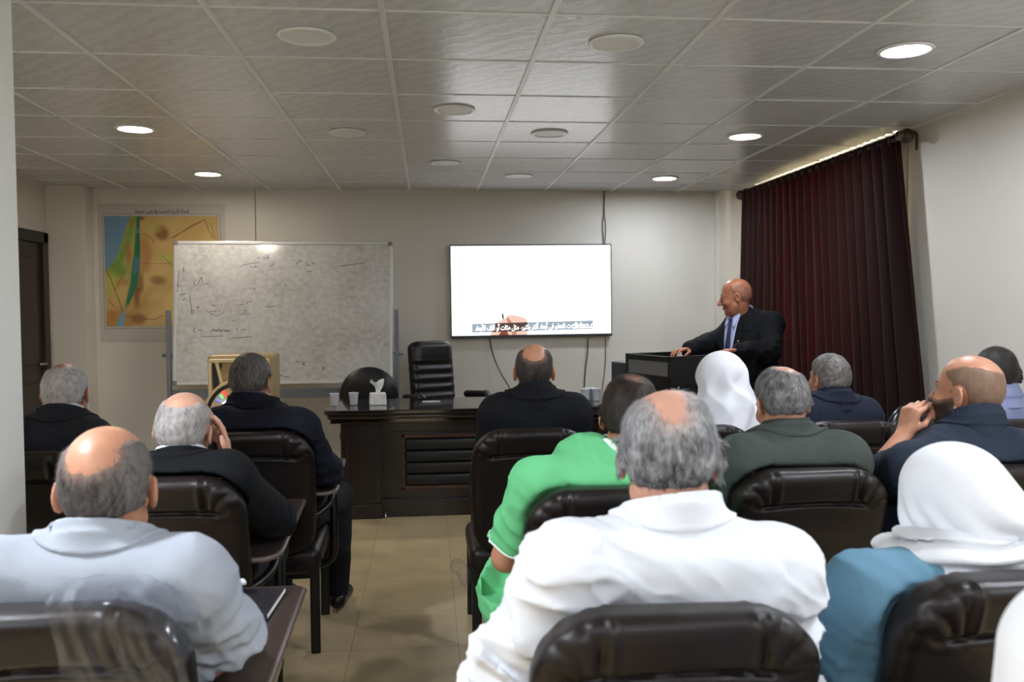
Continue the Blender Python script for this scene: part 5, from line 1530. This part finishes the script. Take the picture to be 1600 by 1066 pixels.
person('bald man with grey hair fringe in grey polo shirt, arm on the nearest writing tablet', -0.60, 1.47, 1.212, seat_of=(-0.62, 1.47, 0), head=dict(x=-0.596, y=1.68, yaw=9, pitch=6, s=0.97), w=1.12, fat=0.03, sk=TAN, h=0.005, seed=11, neck=0.064,
       arms={1: dict(S=(-0.432, 1.595, 0.945), E=(-0.385, 1.71, 0.785), W=(-0.45, 1.93, 0.745), n=(0.1, 0, 1)), -1: dict(S=(-0.765, 1.585, 0.955), E=(-0.86, 1.66, 0.70))},
       top=dict(kind='polo', col=(158, 164, 174), slv=1.0, fold=0.0095, h=0.0065, sleeve=1.35, mat=dict(weave=500, var=0.06)), trousers=(150, 136, 104),
       hair=dict(st=dict(bald=[(0.0, 0.02, 0.110, 0.066, 0.105, 0.080, 0.22), (-0.012, -0.075, 0.080, 0.050, 0.05, 0.056, 0.45)], grade=lambda q: 0.5 * sstep(0.02, 0.06, q[:, 0]) + 0.4 * sstep(0.02, 0.08, q[:, 2])), c1=(40, 36, 35), c2=(112, 106, 104), thick=0.004, strands=8000, L=0.008, wd=0.0005, lift=0.15))
person('white haired balding man in black jacket, cheek resting on his hand', -0.75, 2.54, 1.176, seat_of=(-0.75, 2.54, 0.02), head=dict(x=-0.742, y=2.74, yaw=-5, pitch=2, roll=5, s=0.97, fat=0.004), w=1.0, sk=ROSY, seed=12,
       arms={1: dict(S=(-0.592, 2.60, 0.925), E=(-0.500, 2.80, 0.765), W=(-0.622, 2.775, 0.935), D=(-0.16, 0.03, 1), n=(0.8, 0.5, 0.1), curl=(0.2, 0.25, 0.5, 0.7), thumb=(0.2, 0.1)), -1: dict(S=(-0.86, 2.58, 0.92))},
       top=dict(kind='jacket', col=(15, 16, 20), fold=0.006),
       hair=dict(st=dict(bald=[(0, 0.03, 0.115, 0.066, 0.10, 0.075, 0.25), (0, -0.058, 0.116, 0.052, 0.048, 0.046, 0.3)]), c1=(128, 122, 120), c2=(196, 190, 188), thick=0.0035, strands=5000, L=0.006, wd=0.0006, lift=0.12, brows=(150, 140, 132)))
person('white haired man in charcoal suit seated beside the near pillar', -1.36, 3.06, 1.230, seat_of=(-1.36, 3.06, 0.02), head=dict(x=-1.346, y=3.4, yaw=2, pitch=2, s=0.93, fat=0.006), w=1.0, sk=('ruddy', (176, 112, 88)), seed=13, hip=(0.03, 0.31, 0.565),
       arms={1: dict(S=(-1.235, 3.30, 0.945), E=(-1.215, 3.37, 0.71), W=(-1.25, 3.60, 0.735)), -1: dict(S=(-1.50, 3.28, 0.945))},
       top=dict(kind='jacket', col=(34, 36, 42), fold=0.006, shirt=(214, 210, 204)),
       hair=dict(st=dict(bald=[(-0.01, 0.02, 0.122, 0.056, 0.085, 0.055, 0.35)], front=0.0), c1=(150, 144, 144), c2=(208, 202, 202), thick=0.005, strands=2500, L=0.010, wd=0.0007, brows=(170, 160, 155)))
person('man with short dark grey hair in navy suit before the loudspeaker', -0.68, 3.44, 1.238, seat_of=(-0.675, 3.44, 0.03), head=dict(x=-0.737, y=3.74, yaw=-14, pitch=8, s=0.95), w=0.98, sk=OLIVE, seed=14, rot=-8,
       arms={1: dict(S=(-0.512, 3.50, 0.945), E=(-0.425, 3.60, 0.755), W=(-0.47, 3.85, 0.735), n=(0, 0, 1)), -1: dict(S=(-0.82, 3.52, 0.95))},
       top=dict(kind='jacket', col=(17, 19, 30), fold=0.006, shirt=(60, 60, 70)),
       hair=dict(st=dict(), c1=(42, 38, 36), c2=(112, 106, 102), thick=0.008, strands=3500, L=0.011, wd=0.0006, lift=0.2))
person('bald man with black hair fringe in black suit facing the desk, centre front', 0.40, 3.37, 1.273, seat_of=(0.395, 3.37, 0), head=dict(x=0.44, y=3.62, yaw=-7, pitch=3, s=0.96), w=1.0, sk=TAN, seed=15,
       top=dict(kind='jacket', col=(17, 18, 23), fold=0.005, shirt=(40, 42, 48)),
       hair=dict(st=dict(bald=[(0, 0.03, 0.115, 0.066, 0.105, 0.080, 0.12), (0.0, -0.076, 0.092, 0.048, 0.05, 0.056, 0.4)]), c1=(30, 27, 26), c2=(74, 66, 62), thick=0.0045, strands=2500, L=0.007, wd=0.0006, lift=0.12))
person('dark haired man in green polo shirt with white tipped collar', 0.43, 2.25, 1.222, seat_of=(0.475, 2.25, -0.02), head=dict(x=0.587, y=2.5, yaw=-16, pitch=10, s=0.98), w=1.05, fat=0.02, sk=TAN, seed=16, hip=(-0.04, 0.30, 0.565), h=0.0055, neck=0.056,
       arms={-1: dict(S=(0.290, 2.33, 0.945), E=(0.212, 2.40, 0.735), W=(0.26, 2.62, 0.665)), 1: dict(S=(0.605, 2.33, 0.94))},
       top=dict(kind='polo', col=(106, 194, 134), collar_col=(232, 244, 236), slv=0.84, fold=0.007, sleeve=1.3, h=0.0075, extra=[f_el((0.235, 2.50, 0.60), (0.095, 0.13, 0.13))]), trousers=(42, 48, 66),
       hair=dict(st=dict(bald=[(0.012, -0.055, 0.115, 0.024, 0.024, 0.022, 0.8)], floor=0.4), c1=(24, 19, 17), c2=(58, 45, 38), thick=0.008, strands=4500, L=0.012, wd=0.0007))
person('grey haired man with bald crown in white shirt, largest in the front row', 0.40, 1.345, 1.272, seat_of=(0.385, 1.345, -0.03), head=dict(x=0.437, y=1.56, yaw=-14, pitch=14, s=1.02), w=1.16, fat=0.035, sk=ROSY, h=0.005, hh=0.0042, seed=17, neck=0.066,
       arms={-1: dict(S=(0.232, 1.455, 0.985), E=(0.140, 1.53, 0.765), W=(0.22, 1.77, 0.70)), 1: dict(S=(0.600, 1.455, 0.965), E=(0.612, 1.52, 0.73), W=(0.52, 1.76, 0.725))},
       top=dict(kind='shirt', col=(224, 227, 234), fold=0.019, sleeve=1.6, h=0.0065, long=True, mat=dict(weave=450, var=0.015, bump=0.18), extra=[f_el((0.22, 1.62, 0.66), (0.09, 0.12, 0.14))]), trousers=(40, 40, 46),
       hair=dict(st=dict(bald=[(-0.004, -0.052, 0.110, 0.046, 0.05, 0.040, 0.55), (0.004, -0.088, 0.070, 0.036, 0.035, 0.040, 0.65), (-0.03, 0.03, 0.12, 0.03, 0.06, 0.04, 0.7)], nape=-0.010, floor=0.16, grade=lambda q: 0.35 * sstep(0.02, 0.06, q[:, 2]) - 0.45 * sstep(0.0, -0.05, q[:, 2]) * (np.abs(q[:, 0]) < 0.06)), c1=(62, 62, 66), c2=(172, 172, 174), thick=0.008, strands=16000, L=0.0125, wd=0.0005, lift=0.10))
person('grey haired man with small bald crown in grey-green jacket', 1.085, 2.425, 1.232, seat_of=(1.09, 2.425, 0), head=dict(x=1.109, y=2.66, yaw=3, pitch=16, s=0.95), w=1.06, fat=0.015, sk=TAN, h=0.0055, seed=18, rot=4,
       arms={1: dict(S=(1.232, 2.51, 0.955), E=(1.262, 2.60, 0.74), W=(1.18, 2.83, 0.725)), -1: dict(S=(0.925, 2.495, 0.955))},
       top=dict(kind='jacket', col=(62, 68, 65), fold=0.006, shirt=(60, 62, 60), mat=dict(weave=350, var=0.08)),
       hair=dict(st=dict(bald=[(0.012, -0.055, 0.112, 0.040, 0.046, 0.036, 0.5)]), c1=(64, 62, 62), c2=(142, 140, 138), thick=0.007, strands=9000, L=0.009, wd=0.0006, lift=0.15))
person('grey haired man in navy jacket looking aside, in front of the curtain', 1.70, 3.40, 1.211, seat_of=(1.7, 3.4, 0.02), head=dict(x=1.749, y=3.68, yaw=16, pitch=-2, s=0.9), w=0.98, sk=TAN, seed=19, rot=8, eo=0.01,
       top=dict(kind='jacket', col=(30, 34, 48), fold=0.006, shirt=(50, 54, 66)),
       hair=dict(st=dict(burn=0.03), c1=(58, 54, 52), c2=(140, 134, 130), thick=0.007, strands=3500, L=0.011, wd=0.0006, lift=0.2))
person('bald bearded man in dark polo shirt with fist at his chin', 1.65, 2.40, 1.267, seat_of=(1.665, 2.4, 0.03), head=dict(x=1.691, y=2.6, yaw=33, pitch=-3, s=0.98, fat=0.003), w=1.14, fat=0.025, sk=TAN, h=0.005, seed=20, rot=4, neck=0.066,
       arms={-1: dict(S=(1.435, 2.47, 0.940), E=(1.42, 2.665, 0.875), W=(1.535, 2.690, 1.005), D=(0.30, 0.0, 1.0), n=(-0.85, -0.25, 0.3), curl=(1.05, 1.1, 1.15, 1.2), thumb=(0.5, 0.35)), 1: dict(S=(1.79, 2.47, 0.965))},
       top=dict(kind='polo', col=(36, 43, 56), slv=0.92, fold=0.007, sleeve=1.4, h=0.0075),
       hair=dict(st=dict(bald=[(0, 0.03, 0.115, 0.066, 0.105, 0.066, 0.25), (0, -0.058, 0.112, 0.05, 0.05, 0.045, 0.3)]), c1=(92, 76, 62), c2=(112, 94, 78), thick=0.0022, strands=0, stub=0.85, beard=((34, 26, 22), True, 0.006), brows=(40, 30, 24)))
person('man with thick dark hair in pale blue shirt behind the bearded man', 2.40, 3.34, 1.229, seat_of=(2.4, 3.34, 0.04), head=dict(x=2.471, y=3.6, yaw=-14, pitch=2, s=0.93), w=1.02, sk=TAN, seed=21, eo=0.02,
       top=dict(kind='shirt', col=(140, 148, 184), fold=0.006, mat=dict(var=0.03)),
       hair=dict(st=dict(), c1=(24, 21, 20), c2=(54, 48, 45), thick=0.013, strands=3500, L=0.013, wd=0.0007, lift=0.2))

# person in white headcloth (front row, beside the speaker's podium)
p = person('person in loose white headcloth and robe, front row below the speaker', 1.13, 3.36, 1.224, seat_of=(1.05, 3.36, 0), head=dict(x=1.215, y=3.56, yaw=16, pitch=4, s=0.97), w=0.95, sk=BROWN, seed=22, eo=0.0,
           top=dict(kind='robe', col=(206, 206, 212), fold=0.006), hair=dict(st=None, brows=(30, 25, 22), beard=((40, 36, 34), True, 0.003)))
H = p['H']
F = Field()
F.u(f_el(H.w((0, -0.012, 0.035)), (0.091, 0.112, 0.097), H.R))
F.u(f_rc(H.w((0, -0.030, 0.02)), H.w((0, -0.045, -0.11)), 0.099, 0.110), 0.04)
F.u(f_rc(H.w((0, -0.045, -0.11)), p['N'] + V3(-0.01, -0.01, -0.09), 0.110, 0.13), 0.04)
F.u(f_rc(H.w((0.05, -0.02, -0.09)), p['sh'][1] + V3(0.01, -0.015, -0.005), 0.07, 0.068), 0.04)
F.u(f_rc(p['sh'][1] + V3(-0.06, -0.02, 0.0), p['sh'][1] + V3(0.02, -0.03, -0.12), 0.07, 0.06), 0.04)
F.sub(f_el(H.w((0, 0.125, -0.03)), (0.064, 0.085, 0.105), H.R), 0.015)
def gh(q):
    L = H.loc(q); a = np.arctan2(L[:, 0], -L[:, 1])
    low = sstep(0.11, -0.05, L[:, 2])
    w_ = pn(L, 16, 71)
    return 0.009 * low * (np.abs(np.sin(a * 3.2 + L[:, 2] * 9 + 1.2 * w_)) - 0.6) + 0.004 * low * np.sin(a * 9 - L[:, 2] * 34 + 2 * w_) + 0.0035 * np.clip(1 - 2.2 * np.abs(pn(L * V3(1, 1, 0.6), 14, 72)), 0, 1)
F.disp(gh)
for q_ in chair_gap((1.05, 3.36, 0), None)[:1]: F.sub(q_, 0.004)
field_obj('headcloth', F, 0.0055, cloth('white headcloth', (232, 233, 240), weave=400, var=0.02, bump=0.15), p['body'], p['O'])

def veiled(label, x, y, T, hd, dresscol, seed, scarfcol, bun=True, **k):
    p = person(label, x, y, T, hd, sk=('fair', (208, 160, 134)), seed=seed, top=dict(kind='dress', col=dresscol, fold=0.011, neckz=-0.02, h=0.007, sleeve=1.5), hair=dict(st=None, brows=(50, 38, 30)), skirt=True, trousers=tuple(int(c * 0.8) for c in dresscol), **k)
    H = p['H']
    F = Field()
    F.u(f_el(H.w((0, -0.010, 0.040)), (0.086, 0.108, 0.092), H.R))
    F.u(f_el(H.w((0, -0.045, 0.0)), (0.080, 0.080, 0.080), H.R), 0.03)
    if bun: F.u(f_el(H.w((0, -0.112, -0.012)), (0.062, 0.052, 0.056), H.R), 0.05)
    F.u(f_rc(H.w((0, 0.018, -0.03)), H.w((0, 0.020, -0.11)), 0.078, 0.066), 0.03)
    F.u(f_rc(H.w((0, -0.05, -0.03)), H.w((0, -0.03, -0.12)), 0.07, 0.068), 0.03)
    F.sub(f_el(H.w((0, 0.125, -0.018)), (0.052, 0.080, 0.082), H.R), 0.012)
    Rt = H.R.T
    def drape(q):
        L = H.loc(q)
        a = np.arctan2(L[:, 0], -L[:, 1] - 0.0)
        low = sstep(0.05, -0.08, L[:, 2])
        return 0.0085 * low * np.sin(a * 11 + L[:, 2] * 55 + 1.6 * pn(L, 30, seed + 5)) + 0.0025 * pn(L * V3(1, 1, 0.5), 45, seed + 6) * low - 0.002 * (1 - np.abs(pn(L, 18, seed + 7)))
    F.disp(drape)
    sm_ = cloth('headscarf %d' % scarfcol[2], scarfcol, weave=420, var=0.02, bump=0.15)
    field_obj('headscarf', F, 0.0055, sm_, p['body'], p['O'])
    # the scarf's wrapped end around the neck and shoulders
    G = Field()
    c0_ = p['N'] + V3(0, 0.02, 0.022); n_ = 26
    for i in range(n_):
        a0 = 2 * math.pi * i / n_; a1 = 2 * math.pi * (i + 1) / n_
        def pt(a): return c0_ + p['rt'] * math.sin(a) * 0.122 + p['fw'] * math.cos(a) * 0.118 + V3(0, 0, -0.020 * math.cos(a) + 0.004)
        G.u(f_rc(pt(a0), pt(a1), 0.034, 0.034), 0.02)
        def pt2(a): return c0_ + p['rt'] * math.sin(a) * 0.084 + p['fw'] * math.cos(a) * 0.086 + V3(0, 0, 0.026 - 0.016 * math.cos(a))
        G.u(f_rc(pt2(a0), pt2(a1), 0.028, 0.028), 0.02)
    G.disp(lambda q: 0.006 * np.sin(np.arctan2((q - c0_)[:, 0], (q - c0_)[:, 1]) * 3 + (q - c0_)[:, 2] * 210 + 1.5 * pn(q - c0_, 30, seed + 8)))
    for q_ in chair_gap(k['seat_of'], None)[:1]: G.sub(q_, 0.004)
    field_obj('scarf_wrap', G, 0.0055, sm_, p['body'], p['O'])
    return p
veiled('woman in white headscarf and blue dress seated in the near row', 1.02, 1.44, 1.140, dict(x=1.029, y=1.63, yaw=20, pitch=4, s=0.92, ears=False), (98, 136, 158), 23, (224, 226, 231), seat_of=(1.03, 1.44, -0.02), w=1.0, h=0.0055, rot=8, fat=0.01,
       arms={-1: dict(S=(0.810, 1.545, 0.885), E=(0.80, 1.61, 0.70)), 1: dict(S=(1.155, 1.53, 0.885))})
veiled('person in white veil cut by the picture corner, nearest of all', 0.70, 0.555, 1.150, dict(x=0.665, y=0.80, yaw=10, pitch=2, s=1.0, ears=False), (190, 200, 208), 24, (228, 230, 233), seat_of=(0.70, 0.555, -0.02), w=0.95, h=0.007, knees={-1: (-0.03, 0.66, 0.53), 1: (0.13, 0.66, 0.53)})

# ------------------------------------------------------------------ the speaker, leaning on the podium
fwS = nrm(V3(-0.86, -0.50, 0))
rotS = math.degrees(math.atan2(-fwS[0], fwS[1]))
sx0, sy0 = 2.24, 5.86
p = person('bald man in dark suit and blue tie leaning on the podium, looking at the TV', sx0, sy0, 1.612, dict(x=2.122, y=5.88, yaw=72, pitch=10, s=1.04, fat=0.006, nose=1.15), rot=rotS, w=1.08, fat=0.03, sk=BROWN if False else ('tanned', (164, 104, 76)), seed=30, stand=True, h=0.005, neck=0.066,
           hip=(0.0, 0.02, 0.90), Noff=(0.0, -0.075, -0.145), shz=-0.065, trousers=(24, 25, 30), shw=0.165,
           arms={1: dict(S=(2.13, 5.99, 1.225), E=(1.945, 5.93, 1.165), W=(1.735, 5.70, 1.14), D=(-0.9, -0.6, 0.0), n=(0, 0.1, 1), curl=(0.25, 0.3, 0.3, 0.35)), -1: dict(S=(2.325, 5.755, 1.295), E=(2.235, 5.565, 1.13), W=(2.0, 5.47, 1.14), D=(-0.95, -0.1, 0.0), n=(0, 0.1, 1), curl=(0.25, 0.3, 0.3, 0.35))},
           top=dict(kind='jacket', col=(10, 11, 14), fold=0.007, h=0.0075, shirt=(166, 172, 206), sh=0.075,
                    cuts=[]),
           hair=dict(st=dict(bald=[(0, 0.03, 0.115, 0.07, 0.11, 0.09, 0.2), (0, -0.07, 0.10, 0.06, 0.06, 0.06, 0.3)]), c1=(70, 56, 48), c2=(110, 92, 80), thick=0.0016, strands=0, stub=0.35, brows=(46, 36, 30)))
# shirt front and tie seen between the lapels: laid on the front of the jacket
N, hp = p['N'], p['hip']; fw, rt = p['fw'], p['rt']
spine = nrm(N - hp); fr = nrm(np.cross(rt, spine)) * -1 if np.cross(rt, spine) @ fw < 0 else nrm(np.cross(rt, spine))
gV = np.array([v.co for v in p['gar'].data.vertices]) + p['O']
def front_at(u_, v_):
    """front surface of the jacket: u across, v down from the neck along the spine"""
    base = N - spine * v_ + rt * u_
    dlt = gV - base
    a = dlt @ rt; b_ = dlt @ spine; c = dlt @ fr
    m = (np.abs(a) < 0.012) & (np.abs(b_) < 0.012) & (c > 0) & (c < 0.215)
    return base + fr * ((c[m].max() if m.any() else 0.12) + 0.0)
def strip(name, rows, m, lift, parent, th=0.003):
    """rows: list of (v, u_left, u_right)"""
    nv_ = 9; Vv = []
    for v_, a, b_ in rows:
        for i in range(nv_):
            Vv.append(front_at(a + (b_ - a) * i / (nv_ - 1), v_) + fr * lift)
    Vv = np.array(Vv).reshape(len(rows), nv_, 3)
    for _ in range(3):
        Vv[1:-1] = (Vv[:-2] + Vv[2:] + 2 * Vv[1:-1]) / 4; Vv[:, 1:-1] = (Vv[:, :-2] + Vv[:, 2:] + 2 * Vv[:, 1:-1]) / 4
    idx = np.arange(len(rows) * nv_).reshape(len(rows), nv_)
    Q = np.stack([idx[:-1, :-1], idx[:-1, 1:], idx[1:, 1:], idx[1:, :-1]], -1).reshape(-1, 4)
    o = link(name, np_mesh(name, Vv.reshape(-1, 3) - p['O'], Q), m, parent)
    o.modifiers.new('thickness', 'SOLIDIFY').thickness = th
    o.modifiers['thickness'].offset = 0
    return o
vs = np.linspace(-0.030, 0.42, 19)
half = lambda v_: 0.066 * max(1 - (v_ + 0.03) / 0.46, 0) ** 0.8 + 0.003
sf = strip('shirt_front', [(v_, -half(v_), half(v_)) for v_ in vs], mat('striped shirt', (168, 174, 210), rough=0.8, var=0.12, vscale=40, stretch=(1, 1, 0.2)), 0.002, p['body'])
strip('tie', [(v_, -(0.013 + 0.05 * (v_ - 0.01)), 0.013 + 0.05 * (v_ - 0.01)) for v_ in np.linspace(0.01, 0.42, 15)], mat('navy tie', (44, 46, 78), rough=0.5, var=0.3, vscale=70), 0.008, p['body'], 0.006)
kn_ = front_at(0, 0.0) + fr * 0.012
field_obj('tie_knot', Field().u(f_el(kn_, (0.017, 0.012, 0.018))), 0.005, MATS['navy tie'], p['body'], p['O'])
for sd in (-1, 1):
    strip('lapel', [(v_, sd * half(v_), sd * (half(v_) + 0.055 * max(1 - abs((v_ - 0.15) / 0.29), 0) + 0.004)) for v_ in np.linspace(-0.025, 0.43, 15)], p['gm'], 0.005, p['gar'], 0.005)
for sd in (-1, 1):
    strip('collar_leaf', [(v_, sd * (0.010 + 0.5 * max(v_ + 0.0, 0)), sd * (0.062 - 0.25 * max(v_, 0))) for v_ in np.linspace(-0.045, 0.055, 7)], MATS['dress shirt 166 172 206'], 0.012, p['body'], 0.003)
pb = front_at(-0.085, 0.15) + fr * 0.01
bm = bmesh.new(); bmesh.ops.create_uvsphere(bm, u_segments=10, v_segments=6, radius=0.007)
o = bm_obj('lapel_pin', bm, mat('gold pin', (212, 190, 130), rough=0.3, metal=0.8), p['gar'], True); o.location = pb - p['O']
